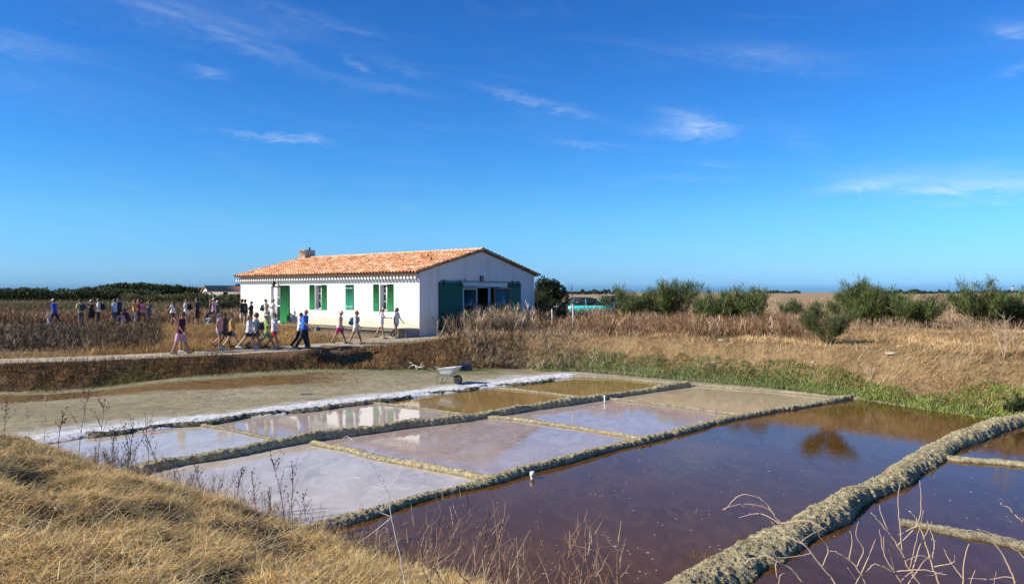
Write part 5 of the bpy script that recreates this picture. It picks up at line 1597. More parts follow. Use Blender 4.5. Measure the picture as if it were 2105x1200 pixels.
# dark seed stalks standing along the near bank, in front of the pans
STK = [(528, 1065, 965, DK, 'dark forked seed stalk before the lowest pink pan, left one'), (586, 1075, 930, DK, 'tallest dark seed stalk standing before the nearest pink pan'),
       (604, 1082, 948, DK, 'dark seed stalk just right of the tallest one'), (632, 1088, 1012, DK, 'short dark seed stalk nearest the mud dyke'),
       (560, 1070, 1010, DK, 'thin dark stalk between the two tall stalks'), (483, 1040, 955, DK, 'dark stalk at the end of the dark dyke, before the pink pan'),
       (415, 1010, 930, MDK, 'brown stalk over the end of the dark dyke'), (305, 965, 850, MDK, 'brown branching stalk before the left lavender pan'),
       (262, 950, 860, DK, 'dark leafy stalk at the left end of the lavender pan'), (277, 952, 872, DK, 'second dark leafy stalk at the left end of the lavender pan'),
       (200, 930, 820, MDK, 'leaning brown stalk over the white salt crust'), (160, 905, 790, MDK, 'tall brown curved stalk over the mud flat, left side'),
       (118, 892, 845, DK, 'dark bushy stalk on the crest of the near bank'), (8, 880, 800, MDK, 'brown stalk at the far left edge'), (60, 880, 830, PALE, 'pale thin stalk on the crest at the left'),
       (90, 885, 800, PALE, 'pale straight stalk crossing the mud flat at the left'), (340, 975, 890, MDK, 'brown twiggy stalk in the middle of the lavender pan'), (232, 935, 880, DK, 'dark leafy stalk left of the lavender pan')]
for i, (px, pb, ptp, col, lab) in enumerate(STK):
    rr_ = np.random.default_rng(300 + i)
    # base on the bank where the photograph shows it
    best = None
    for D in np.arange(8.0, 13.9, .05):
        x_, y_ = atD(px, D); pyy = 600 + (CAMH - g1(x_, y_)) * FPX / D
        if best is None or abs(pyy - pb) < best[0]: best = (abs(pyy - pb), D, x_, y_)
    _, D, x_, y_ = best
    z_ = g1(x_, y_) - .03
    h = CAMH - (ptp - 600) * D / FPX - z_
    h = max(.25, min(1.15, h))
    sl_, tips = grow(rr_, h, (rr_.normal(0, .12), rr_.normal(0, .1)), 9 if col is not PALE else 3, .26 * h, .5, .12)
    B = []
    for p in tips:
        for _ in range(2 if col is not PALE else 0): B.append(p + rr_.normal(0, .008, 3))
    if col is DK:
        stp = sl_[0][0]
        for t in np.linspace(.45, 1, 16) * 5:
            i_ = min(4, int(t)); B.append(stp[i_] + (stp[i_ + 1] - stp[i_]) * (t - i_) + rr_.normal(0, .008, 3))
    bare_plant('dry_stalk', (x_, y_, z_), sl_, col, lab, 'dry stalk', group='dry stalks along the near bank', buds=(B, .0075), seed=i)
x, y = wedge(r, 9000, 150, 900, 8.6, 13.6)
k = inside(x, y, NEAR_POLY) & (dist_poly(x, y, FOOT_NEAR) < 1.15) & (fbm(x, y, .7, 3, 171) > 0.0)
x, y = cut(x, y, k)
weeds('dry_weeds', 'brown twiggy weeds along the edge of the near bank', x[:420], y[:420], (0.22, 0.55), [(0.20, 0.11, 0.06), (0.30, 0.19, 0.11), (0.12, 0.06, 0.035), (0.45, 0.33, 0.2)], 0.0062, 11, 40, lean=(0, .35), brl=(.15, .4))
x, y = wedge(r, 4000, 190, 330, 10.8, 13.0)
gx_, gy_ = atD(225, 11.9)
k = inside(x, y, NEAR_POLY) & (np.hypot(x - gx_, y - gy_) < .55)
x, y = cut(x, y, k)
weeds('dark_weeds', 'dark tangled clump of weeds at the left end of the lavender pan', x[:110], y[:110], (0.30, 0.62), [(0.09, 0.04, 0.03), (0.14, 0.07, 0.05)], 0.007, 14, 41, lean=(0, .35), brl=(.12, .35))
x, y = wedge(r, 3000, 860, 1290, 6.6, 8.2)
k = inside(x, y, NEAR_POLY) & (CAMH - (CAMH - 0) > -1)
x, y = cut(x, y, k)
weeds('dry_weeds', 'brown twiggy weeds rising from below the frame over the big pond', x[:46], y[:46], (0.5, 1.1), [(0.38, 0.24, 0.14), (0.55, 0.40, 0.25), (0.22, 0.12, 0.07)], 0.0075, 12, 42, lean=(0, .3), brl=(.15, .4))
# twigs rising from the bank below the frame
def on_ray(px, py, D):
    return np.array([(px - 1052.5) * D / FPX, D, CAMH - (py - 600) * D / FPX])
def traced(name, lab, D, main, twigs, col, r0, group=None, cat='dry plant', root_drop=None, buds=None, seed=0, dd=0.0):
    """a plant that stands at distance D; stem and twigs follow the shape the photograph shows"""
    P = [on_ray(a_, b_, D + dd * k) for k, (a_, b_) in enumerate(main)]
    b0 = P[0]
    g = g1(b0[0], b0[1] - .15)
    base = np.array([b0[0] * .985, b0[1] - .12, g - .05])
    segs_ = [([np.zeros(3)] + [p - base for p in P], r0, r0 * .35)]
    rnd = np.random.default_rng(seed)
    for tw in twigs:
        q = [on_ray(a_, b_, D) for a_, b_ in tw]
        off = rnd.normal(0, .10)
        q = [p + np.array([0, off * k / max(1, len(q) - 1), 0]) - base for k, p in enumerate(q)]
        segs_.append((q, r0 * .55, r0 * .2))
    B = []
    if buds:
        for s_ in segs_:
            q = catmull3(s_[0], 4)
            for p in q[len(q) // 3:]:
                if rnd.uniform() < buds: B.append(p + rnd.normal(0, .008, 3))
    bare_plant(name, tuple(base), segs_, col, lab, cat, group=group, buds=(B, .0085) if B else None, seed=seed)
traced('bleached_plant', 'bleached forked stem rising over the nearest pink pan', 6.3, [(831, 1190), (817, 1120), (804, 1060), (797, 1010), (780, 985), (762, 950), (740, 930), (725, 905)],
       [[(804, 1062), (770, 1050)], [(797, 1010), (760, 1000), (735, 985), (718, 985)], [(795, 1005), (770, 1000), (740, 985), (700, 985)], [(795, 1005), (812, 985), (828, 955), (830, 930)], [(790, 990), (770, 965), (730, 940), (712, 940), (707, 925)],
        [(780, 985), (745, 955), (735, 930)], [(805, 1062), (770, 1090), (740, 1110)], [(725, 905), (712, 898), (700, 905)], [(812, 990), (803, 970), (790, 960)]], SIL, .0042, seed=1)
FR = 'dry plants rising in front of the big pond'
traced('dry_plant', 'brown budded stalk left of the tall pair over the big pond', 6.0, [(1000, 1230), (945, 1180), (932, 1130), (925, 1090), (930, 1065)], [[(932, 1130), (905, 1090)], [(938, 1140), (960, 1100)], [(925, 1090), (912, 1055)]], MDK, .0045, FR, buds=.5, seed=2)
traced('dry_plant', 'straight grey stalk standing tall over the big pond', 6.1, [(1035, 1230), (1030, 1180), (1024, 1110), (1018, 1070), (1013, 1028)], [[(1024, 1110), (1036, 1070), (1038, 1045)]], (0.36, .25, .15), .0038, FR, seed=3)
traced('dry_plant', 'budded stalk with brown heads at the tall pair over the big pond', 6.15, [(1020, 1230), (1010, 1180), (1002, 1120), (1000, 1080), (1003, 1042)], [[(1010, 1150), (1025, 1100), (1030, 1070), (1026, 1030)], [(1002, 1110), (985, 1085)], [(1025, 1100), (1040, 1055)]], MDK, .004, FR, buds=.8, seed=4)
traced('dry_plant', 'thin pale straw rising at the bottom edge left of the tall pair', 5.6, [(1000, 1240), (998, 1200), (992, 1150)], [], PALE, .005, FR, seed=5)
traced('dry_plant', 'reddish twiggy plant at the bottom of the big pond', 6.0, [(930, 1240), (900, 1180), (875, 1160), (860, 1130), (872, 1100), (895, 1112)], [[(900, 1180), (880, 1150), (850, 1150)], [(875, 1160), (870, 1120)]], (.28, .15, .1), .0035, FR, buds=.4, seed=6)
traced('dry_plant', 'arching pale stem bending left to right over the big pond', 6.2, [(1275, 1230), (1255, 1170), (1228, 1135), (1200, 1125), (1172, 1119)], [], (.45, .28, .15), .0042, FR, seed=7)
traced('dry_plant', 'tangled brown stalk with seed heads at the middle bottom edge', 6.1, [(1150, 1240), (1120, 1190), (1080, 1160), (1050, 1145)], [[(1120, 1190), (1140, 1160), (1160, 1110)], [(1100, 1175), (1122, 1130), (1113, 1100)], [(1140, 1160), (1122, 1150)], [(1080, 1160), (1088, 1120), (1094, 1105)], [(1130, 1200), (1180, 1190), (1176, 1140)]], MDK, .0038, FR, buds=.35, seed=8)
traced('dry_plant', 'brown leaning stalk between the tangled and arching stems', 6.1, [(1190, 1240), (1175, 1190), (1168, 1150), (1160, 1110), (1165, 1100)], [[(1175, 1190), (1210, 1165)], [(1168, 1150), (1145, 1130)]], MDK, .0036, FR, buds=.4, seed=9)
traced('dry_plant', 'thin upright stalk at the bottom just left of the bleached stem', 6.0, [(845, 1240), (842, 1190), (838, 1130)], [[(842, 1190), (850, 1140)]], (.36, .25, .15), .0032, FR, seed=10)
traced('dry_plant', 'short leafy brown stalk at the bottom edge right of the bleached stem', 5.9, [(880, 1240), (885, 1200), (888, 1150), (886, 1120)], [[(885, 1200), (868, 1170)], [(888, 1150), (900, 1130)]], MDK, .0036, FR, buds=.5, seed=11)
# pale bare branches, lower right corner
BR = (0.58, 0.42, 0.26); GB = 'pale bare bushes in the lower right corner'
def BB(lab, D, main, tw, r0, seed, col=BR): traced('bare_bush', lab, D, main, tw, col, r0, GB, 'bare bush', seed=seed)
BB('long arching bare stem reaching left over the wide dyke', 6.0, [(1720, 1210), (1690, 1165), (1655, 1120), (1625, 1095), (1600, 1070), (1580, 1040), (1555, 1020), (1520, 1018), (1488, 1048)],
   [[(1610, 1080), (1590, 1055), (1570, 1042), (1540, 1037), (1515, 1040), (1486, 1049)], [(1605, 1078), (1580, 1063), (1560, 1063), (1530, 1075)], [(1605, 1075), (1650, 1063), (1680, 1075)], [(1655, 1120), (1620, 1105), (1600, 1085)], [(1660, 1125), (1650, 1110), (1700, 1080)], [(1670, 1135), (1640, 1140), (1590, 1140), (1570, 1120)], [(1690, 1165), (1700, 1125), (1680, 1100), (1665, 1075)]], .0062, 21)
BB('thick pale stem curving left along the bottom edge', 5.7, [(1655, 1230), (1640, 1185), (1610, 1160), (1575, 1143), (1545, 1148), (1530, 1160)], [[(1640, 1185), (1600, 1172), (1585, 1200)], [(1610, 1160), (1590, 1150), (1585, 1175)]], .0075, 22)
BB('tall crossing bare branches in the middle of the corner tangle', 6.0, [(1905, 1230), (1870, 1170), (1845, 1120), (1815, 1080), (1790, 1052)],
   [[(1845, 1120), (1890, 1075), (1898, 1020), (1897, 990)], [(1890, 1078), (1850, 1100)], [(1855, 1140), (1848, 1060), (1846, 1020), (1850, 990)], [(1870, 1170), (1868, 1100), (1866, 1030)], [(1830, 1100), (1815, 1060), (1813, 1040)], [(1860, 1150), (1830, 1120), (1800, 1090), (1790, 1110)], [(1875, 1175), (1900, 1120), (1930, 1078)]], .0065, 23)
BB('bare bush with a hooked top right of the crossing branches', 5.9, [(1940, 1230), (1915, 1160), (1905, 1120), (1890, 1080), (1880, 1060), (1868, 1050)], [[(1915, 1160), (1930, 1120), (1925, 1080)], [(1905, 1120), (1925, 1105)], [(1918, 1165), (1950, 1150), (1945, 1130)], [(1915, 1150), (1890, 1140), (1860, 1150)]], .0065, 24)
BB('low tangled bare twigs at the bottom, left part', 5.6, [(1790, 1230), (1770, 1180), (1745, 1150), (1720, 1135), (1700, 1130)], [[(1770, 1180), (1790, 1140), (1805, 1110)], [(1745, 1150), (1752, 1115), (1747, 1090)], [(1780, 1200), (1760, 1190), (1735, 1160)], [(1770, 1180), (1735, 1200), (1700, 1190)], [(1760, 1165), (1775, 1130), (1760, 1100), (1765, 1070)]], .006, 25)
BB('low tangled bare twigs at the bottom, right part', 5.7, [(1870, 1240), (1840, 1180), (1800, 1160), (1780, 1175)], [[(1840, 1180), (1820, 1140), (1800, 1110)], [(1835, 1175), (1870, 1155), (1900, 1150)], [(1850, 1195), (1880, 1180), (1920, 1190), (1960, 1185)], [(1855, 1200), (1830, 1150), (1828, 1100)], [(1860, 1210), (1905, 1165), (1940, 1150)]], .006, 26)
BB('long arched pale cane crossing the right pond', 5.8, [(2098, 1240), (2080, 1180), (2055, 1130), (2020, 1098), (1985, 1088), (1952, 1088)], [[(2098, 1210), (2085, 1190), (2050, 1198), (2010, 1200)]], .0065, 27)
BB('arched cane entering from the right edge, lower one', 5.8, [(2150, 1230), (2110, 1150), (2075, 1120), (2045, 1100), (2010, 1087)], [], .0065, 28)
BB('pale cane coming down from the right edge, upper one', 5.8, [(2160, 1180), (2150, 1100), (2105, 1075), (2080, 1050), (2055, 1033)], [[(2105, 1075), (2095, 1060)]], .008, 29)
BB('single upright pale stem between the tangle and the arched cane', 5.8, [(1978, 1240), (1980, 1190), (1982, 1150), (1992, 1118)], [[(1980, 1190), (1965, 1160), (1963, 1140)]], .0055, 30)
BB('slim upright stem left of the arched cane', 5.8, [(1998, 1240), (1995, 1200), (2005, 1170)], [[(2040, 1220), (2041, 1170)]], .004, 31)
# a bare thin tree behind the weeds and a dry shrub on the right bank
x_, y_ = atD(1175, 57)
rr_ = np.random.default_rng(5)
sl_ = [([(0, 0, 0), (.02, 0, .8), (0.05, 0, 1.6), (.04, 0, 2.3), (.02, 0, 2.75)], .04, .012), ([(.05, 0, 1.4), (-.2, .05, 1.75), (-.32, 0, 2.2)], .02, .008), ([(.04, 0, 2.0), (-.12, 0, 2.3), (-.2, 0, 2.7)], .018, .007), ([(.04, 0, 2.3), (-.06, 0, 2.55)], .014, .006), ([(.03, 0, 1.1), (.2, 0, 1.5), (.22, 0, 1.8)], .018, .008)]
bare_plant('bare_tree', (x_, y_, g1(x_, y_)), sl_, (.10, .08, .07), 'thin leafless sapling between the dark tree and the turquoise car', 'tree', seed=7)
for i, (px, D, H, lab) in enumerate(((2065, 24.2, 1.55, 'pale leafless shrub on the slope near the right edge'), (1790, 26.3, .7, 'small leafless twig bush low on the right bank'))):
    x_, y_ = atD(px, D); rr_ = np.random.default_rng(60 + i)
    sl_ = []
    for k in range(5):
        s_, _t = grow(rr_, H * rr_.uniform(.6, 1), (rr_.normal(0, .35), rr_.normal(0, .2)), 7, .3 * H, .8, .2)
        sl_ += [(q, a_ * 2.2, b_ * 2) for q, a_, b_ in s_]
    bare_plant('leafless_shrub', (x_, y_, g1(x_, y_) - .05), sl_, (.48, .36, .24), lab, 'shrub', seed=8 + i, n=4)

# --- hedges and far trees on the horizon
def leafmass(name, label, x, y, z, s, cols, seed, kind='stuff'):
    r = np.random.default_rng(seed); n = len(x)
    V, F, C, _ = blades(np.stack([x, y, z], 1), s * r.uniform(.6, 1.4, n), r.uniform(0, 6.3, n), r.uniform(.2, 1.1, n), s * .8, 1, .1, pick(r, n, cols, .25), .6)
    o = Acc().add(V, F, C).obj(name, M_leaf); tag(o, label, kind=kind)
def hedge_pts(r, n, px0, px1, D0_, D1_, hfun):
    px = r.uniform(px0, px1, n); D = r.uniform(D0_, D1_, n)
    x = (px - 1052.5) * D / FPX
    H = hfun(px, D)
    z = 1.5 + H * r.uniform(0, 1, n) ** .7
    return x, D, z
h1 = lambda px, D: (2.6 + 1.0 * fbm(px, D * 2, 22, 3, 201)) * (0.75 + 0.25 * sstep(420, 150, px))
x, y, z = hedge_pts(r, 26000, -90, 330, 170, 186, h1)
leafmass('hedgerow', 'dense dark green hedgerow along the left horizon', x, y, z, .42, HEDGE, 201)
h2 = lambda px, D: 5.2 + 1.8 * fbm(px, D * 1.2, 30, 3, 202) - 2.0 * np.abs(px - 290) / 140
x, y, z = hedge_pts(r, 16000, 170, 420, 300, 320, lambda px, D: np.maximum(.4, h2(px, D)))
leafmass('woodland', 'darker wood rising behind the hedgerow left of the farm building', x, y, z, .75, HEDGE, 202)
x, y, z = hedge_pts(r, 9000, 250, 500, 150, 165, lambda px, D: 1.5 + .7 * fbm(px, D, 25, 3, 203))
leafmass('scrub_belt', 'olive scrub belt before the long farm building', x, y, z, .38, [(.09, .09, .03), (.06, .065, .022), (.15, .12, .05)], 203)
x, y, z = hedge_pts(r, 5000, 410, 500, 76, 80, lambda px, D: 1.15 + .2 * fbm(px, D, 12, 3, 204))
leafmass('dark_hedge', 'clipped dark hedge left of the house', x, y, z, .16, HEDGE, 204)
def tl(px0, px1, D, H, n, label, seed):
    x, y, z = hedge_pts(r, n, px0, px1, D, D * 1.03, lambda px, D: np.maximum(.3, H * (.62 + .75 * fbm(px, D * 0, 9, 3, seed))))
    leafmass('treeline', label, x, y, z, D * .0016, [(.03, .04, .02), (.045, .055, .03), (.02, .03, .018)], seed)
tl(1160, 1275, 620, 4.2, 2600, 'thin line of far trees right of the dark tree', 205)
tl(1555, 1645, 1100, 5.0, 1200, 'tiny far trees on the horizon left of the tall tamarisk', 206)
tl(1775, 1905, 700, 4.6, 2200, 'far trees on the horizon behind the right tamarisk row', 207)
tl(1900, 2200, 900, 4.6, 3200, 'far line of trees before the lighthouse', 208)
tl(-60, 500, 800, 6.5, 5000, 'far tree line behind the left hedgerow', 209)
# ---------------------------------------------------------------- people
SK = {'f': (0.46, 0.26, 0.17), 't': (0.33, 0.17, 0.105), 'd': (0.18, 0.09, 0.055)}
HAIRC = {'b': (0.025, 0.018, 0.014), 'n': (0.09, 0.045, 0.022), 'l': (0.32, 0.21, 0.10), 'g': (0.35, 0.33, 0.30)}
_jobs = []
def remesh_later(acc, voxel, name, mat, parent, extra=None, xform=None):
    _jobs.append((acc, voxel, name, mat, parent, extra))

def rotz(v, a):
    c, s = math.cos(a), math.sin(a)
    v = np.asarray(v, float).copy()
    return np.stack([v[..., 0] * c - v[..., 1] * s, v[..., 0] * s + v[..., 1] * c, v[..., 2]], -1)

POSES = {  # right leg (hip, knee), left leg, right arm (swing, elbow, out), left arm, torso lean
    'w1': dict(r=(24, 4), l=(-20, 22), ra=(-24, 18, 8), la=(26, 22, 8), t=3),
    'w2': dict(r=(-22, 18), l=(24, 5), ra=(26, 20, 8), la=(-22, 15, 8), t=3),
    'w3': dict(r=(8, 8), l=(-16, 50), ra=(-12, 20, 9), la=(16, 24, 9), t=4),
    'wide': dict(r=(-25, 10), l=(21, 3), ra=(14, 30, 10), la=(-14, 40, 10), t=4),
    's': dict(r=(3, 2), l=(-3, 2), ra=(4, 12, 9), la=(0, 14, 9), t=0),
    'hip': dict(r=(3, 2), l=(-3, 3), ra=(-25, 95, 38), la=(-25, 95, 38), t=0),
    'up': dict(r=(4, 2), l=(-4, 4), ra=(60, 110, 30), la=(50, 120, 35), t=2),
    'fwd': dict(r=(18, 4), l=(-18, 10), ra=(52, 35, 6), la=(-18, 15, 8), t=2),
    'reach': dict(r=(22, 3), l=(-24, 16), ra=(38, 5, 12), la=(-20, 30, 8), t=6),
    'crouch': dict(r=(98, 128), l=(86, 125), ra=(50, 40, 12), la=(60, 40, 12), t=22),
    'bend': dict(r=(10, 6), l=(0, 8), ra=(60, 20, 10), la=(70, 20, 10), t=48),
    'fold': dict(r=(2, 2), l=(-2, 2), ra=(28, 98, 5), la=(28, 98, 5), t=-2),
}

def person(px, feet, H, face, pose, label, skin='t', hair='b', hstyle='short', top=(.8, .8, .8), sleeve=.45, bottom='shorts', bcol=(.1, .1, .1), hat=None, hatc=(.8, .8, .8),
           pack=None, packc=(.05, .05, .06), bag=None, bagc=(.05, .05, .05), girl=False, D=None, z=None, shoe=(.04, .04, .04), blen=.55, strap=None, group='visitors on the footpaths'):
    if D is None:
        x, y = gpt(px, feet)
    else:
        x, y = atD(px, D)
    zz = g1(x, y) if z is None else z
    pr = np.random.default_rng(int(px * 7 + feet))
    root = empty('person', (x, y, zz + .005), R(face)); tag(root, label, 'person', group)
    p = {k: (tuple(v_ * pr.uniform(.82, 1.18) + pr.normal(0, 3) for v_ in v) if isinstance(v, tuple) else v + pr.normal(0, 2)) for k, v in POSES[pose].items()}
    ps = np.array([0, 0, .53])
    ta = R(p['t']); u = np.array([math.sin(ta), 0, math.cos(ta)]); fw = np.array([math.cos(ta), 0, -math.sin(ta)])
    J = {}
    for s, k in ((-1, 'r'), (1, 'l')):
        a, kn = R(p[k][0]), R(p[k][1])
        hip = ps + (0, s * (.052 if not girl else .056), -.015)
        knee = hip + .245 * np.array([math.sin(a), s * .02, -math.cos(a)])
        b = a - kn
        ank = knee + .235 * np.array([math.sin(b), 0, -math.cos(b)])
        fp = max(0.0, -b) * .8 if p[k][1] > 12 else (-0.25 if a > .3 else 0.02)
        if pose == 'crouch': fp = 0.05
        toe = ank + np.array([math.cos(fp) * .105, s * .012, -math.sin(fp) * .105 - .018])
        heel = ank + np.array([-.022 * math.cos(fp), 0, .022 * math.sin(fp) - .016])
        J[k] = (hip, knee, ank, toe, heel)
    zmin = min(min(J[k][3][2], J[k][4][2]) for k in 'rl') - .020
    up = np.array([0, 0, -zmin])
    ps = ps + up
    for k in 'rl': J[k] = tuple(q + up for q in J[k])
    sh = .108 if not girl else .094
    A = {}
    for s, k in ((-1, 'ra'), (1, 'la')):
        a, e, o = (R(v) for v in p[k])
        S = ps + u * .285 + np.array([0, s * sh, 0])
        el = S + .165 * np.array([math.sin(a) * math.cos(o), s * math.sin(o), -math.cos(a) * math.cos(o)])
        inn = -.3 if p[k][1] > 60 else 0
        d2 = np.array([math.sin(a + e) * math.cos(o), s * math.sin(o * .3) + s * inn, -math.cos(a + e) * math.cos(o)]); d2 /= np.linalg.norm(d2)
        wr = el + .145 * d2
        hd = wr + .055 * d2
        A[k] = (S, el, wr, hd, d2, s)
    neck0, neck1 = ps + u * .30, ps + u * .36
    hc = ps + u * .405 + fw * .012
    cw = 1.42 if not girl else 1.3
    def torso(acc, k=1.0, add=0.0, lo=0.0, hi=1.0):
        acc.add(*rcone(ps + u * (-.01 + lo), ps + u * .10, (.072 if not girl else .074) * k + add, .060 * k + add, 14, sy=1.38))
        acc.add(*rcone(ps + u * .10, ps + u * .245, .060 * k + add, .066 * k + add, 14, sy=cw))
        acc.add(*rcone(ps + u * .255 + (0, -sh * .8, 0), ps + u * .255 + (0, sh * .8, 0), .042 * k + add, .042 * k + add, 12))
    b = Acc()
    torso(b)
    for k in 'rl':
        hip, knee, ank, toe, heel = J[k]
        b.add(*rcone(hip, knee, .053 if not girl else .056, .034, 12)); b.add(*rcone(knee, knee + (ank - knee) * .4, .033, .034, 12)); b.add(*rcone(knee + (ank - knee) * .35, ank, .034, .021, 12))
        b.add(*rcone(heel, toe, .022, .019, 10, sy=1.1))
    for k in ('ra', 'la'):
        S, el, wr, hd, d2, s = A[k]
        b.add(*rcone(S, el, .030 if not girl else .026, .022, 10)); b.add(*rcone(el, wr, .022, .014, 10)); b.add(*rcone(wr, wr + d2 * .035, .014, .017, 10, sy=.8))
    b.add(*rcone(neck0 - u * .02, neck1, .032, .029, 10))
    b.add(*ellipsoid(hc, (.055, .046, .066), 14, 9)); b.add(*rcone(hc + u * -.02, hc - u * .045 + fw * .018, .042, .026, 10))
    # fingers, nose and ears, joined to the grown skin
    ex = Acc()
    for k in ('ra', 'la'):
        S, el, wr, hd, d2, s = A[k]
        side = np.array([fw[0], 0, fw[2]]); side = side - d2 * side.dot(d2); side /= np.linalg.norm(side) + 1e-9
        nn = np.cross(d2, side)
        for q, ln in ((-1.5, .036), (-.5, .043), (.5, .046), (1.5, .041)):
            p0 = wr + d2 * .042 + side * q * .0085
            p1 = p0 + d2 * ln * .5 - nn * s * .004; p2 = p1 + d2 * ln * .42 - nn * s * .014
            ex.add(*tube([p0, p1, p2], [.0056, .005, .004], 5))
        p0 = wr + d2 * .015 + side * .012
        ex.add(*tube([p0, p0 + side * .014 + d2 * .014, p0 + side * .018 + d2 * .036], [.007, .006, .0045], 5))
    ex.add(*rcone(hc + fw * .048 + u * .006, hc + fw * .062 - u * .012, .006, .010, 6))
    for s in (-1, 1): ex.add(*ellipsoid(hc + np.array([-.004, s * .046, -.004]), (.012, .006, .017), 7, 5))
    ex.add(*ellipsoid(hc + fw * .046 - u * .034, (.008, .016, .004), 7, 4))
    def fin(a): 
        for v in a.v: v *= H
        return a
    skm = paint(SK[skin], 0.55, 0.06, 30)
    remesh_later(fin(b), .0118 * H, 'body', skm, root, fin(ex))
    for s in (-1, 1):
        Acc().add(ellipsoid((hc + fw * .050 + u * .008 + np.array([0, s * .019, 0])) * H, (.006 * H, .008 * H, .005 * H), 7, 4)[0], ellipsoid((0, 0, 0), (1, 1, 1), 7, 4)[1]).obj('eye', M_dark, root)
    # top
    if top is not None:
        t = Acc(); torso(t, 1.12, .006, lo=-.0 if bottom != 'dress' else 0)
        t.add(*rcone(ps - u * .035, ps + u * .06, .082, .076, 14, True, False, sy=1.30))
        if sleeve > 0:
            for k in ('ra', 'la'):
                S, el, wr, hd, d2, s = A[k]
                L1 = min(1, sleeve / .55)
                t.add(*rcone(S, S + (el - S) * L1, .037, .033 + .004 * (sleeve < .6), 10, False, sleeve < .9))
                if sleeve > .6: t.add(*rcone(el, el + (wr - el) * (sleeve - .5) * 2, .030, .024, 10, False, True))
        remesh_later(fin(t), .012 * H, 'top', paint(top, .85, .10, 22), root)
    bm_ = Acc()
    if bottom in ('skirt', 'dress'):
        mid_ = (J['r'][1] + J['l'][1]) / 2
        e = ps + (mid_ - ps) * (blen + .25)
        bm_.add(*rcone(ps + u * .04, e, .078, .125, 14, False, True, sy=1.12))
    else:
        bm_.add(*rcone(ps - u * .03, ps + u * .05, .086, .078, 14, sy=1.30))
        for k in 'rl':
            hip, knee, ank, toe, heel = J[k]
            if bottom == 'trousers':
                bm_.add(*rcone(hip, knee, .062, .044, 12)); bm_.add(*rcone(knee, ank, .044, .034, 12, False, True))
            else:
                L1 = blen
                bm_.add(*rcone(hip, hip + (knee - hip) * L1, .064, .060 - .012 * L1 + .004, 12, False, True))
    remesh_later(fin(bm_), .012 * H, {'skirt': 'skirt', 'dress': 'skirt', 'trousers': 'trousers', 'shorts': 'shorts'}[bottom], paint(bcol, .85, .12, 22), root)
    # shoes
    for k in 'rl':
        hip, knee, ank, toe, heel = J[k]
        fin(Acc().add(*rcone(heel - (0, 0, .001), toe - (0, 0, .001), .0255, .0215, 10, sy=1.1))).obj('shoe', paint(shoe, .7, .1, 20), root, smooth=True)
    # hair
    hm = paint(HAIRC[hair], .7, .25, 60)
    if hstyle != 'bald':
        h = Acc(); sc1 = 1.0 if hstyle != 'curly' else 1.25
        h.add(*ellipsoid(hc - fw * .012 + u * .014, (.056 * sc1, .052 * sc1, .060 * sc1), 14, 9))
        if hstyle == 'long':
            h.add(*rcone(hc - fw * .035, ps + u * .22 - fw * .075, .046, .030, 10, sy=1.2))
        if hstyle == 'tail':
            h.add(*rcone(hc - fw * .06 + u * .03, ps + u * .24 - fw * .10, .024, .014, 8))
        if hstyle == 'bun':
            h.add(*ellipsoid(hc + u * .068 - fw * .02, (.026, .026, .026), 8, 6))
        if hstyle == 'curly':
            rr = np.random.default_rng(int(px))
            for _ in range(26):
                v = rr.normal(0, 1, 3); v /= np.linalg.norm(v); v[2] = abs(v[2]) * 1.0 - .15
                if v.dot(fw) > .55 and v[2] < .5: continue
                h.add(*ellipsoid(hc - fw * .01 + u * .012 + v * .062, (.021, .021, .021), 7, 5))
        remesh_later(fin(h), .010 * H, 'hair', hm, root)
    if hat == 'cap':
        h = Acc(); c0 = hc + u * .022 - fw * .004
        h.add(*rcone(c0 - u * .004, c0 + u * .022, .060, .046, 14, True, False, sy=.92)); h.add(*ellipsoid(c0 + fw * .072 - u * .002, (.042, .038, .007), 12, 4))
        fin(h).obj('cap', paint(hatc, .8, .08, 30), root, smooth=True)
    if hat == 'sun':
        h = Acc(); c0 = hc + u * .024
        h.add(*rcone(c0, c0 + u * .028, .060, .048, 14, True, False, sy=.92)); h.add(*lathe([(.045, .004), (.098, -.016), (.100, -.010), (.045, .012)], 16, tuple(c0)))
        fin(h).obj('hat', paint(hatc, .8, .10, 30), root, smooth=True)
    if pack:
        c0 = ps + u * .17 - fw * .125
        V, F = bevbox(-.055, .05, -.085, .085, -.125, .105, .035)
        V = np.stack([V[:, 0] * (1 + .25 * (V[:, 2] < 0)), V[:, 1] * (1 - 1.2 * np.clip(V[:, 2], 0, 1)), V[:, 2]], 1)
        V = V[:, :1] * fw + V[:, 1:2] * np.array([0, 1, 0]) + V[:, 2:] * u + c0
        pk = fin(Acc().add(V, F)).obj('backpack', paint(packc, .8, .12, 22), root)
        V, F = bevbox(-.02, .02, -.06, .06, -.10, .0, .012)
        V = V[:, :1] * fw + V[:, 1:2] * np.array([0, 1, 0]) + V[:, 2:] * u + c0 - fw * .075
        fin(Acc().add(V, F)).obj('pocket', paint(tuple(min(1, c * 1.6 + .01) for c in packc), .8, .12, 22), pk)
        for s in (-1, 1):
            fin(Acc().add(*tube(catmull3([c0 + u * .08 + (0, s * .055, 0), ps + u * .31 + (0, s * .06, 0), ps + u * .24 + fw * .083 + (0, s * .065, 0), ps + u * .10 + fw * .03 + (0, s * .10, 0)], 3), .011, 6))).obj('strap', paint(packc, .8, .12, 22), root)
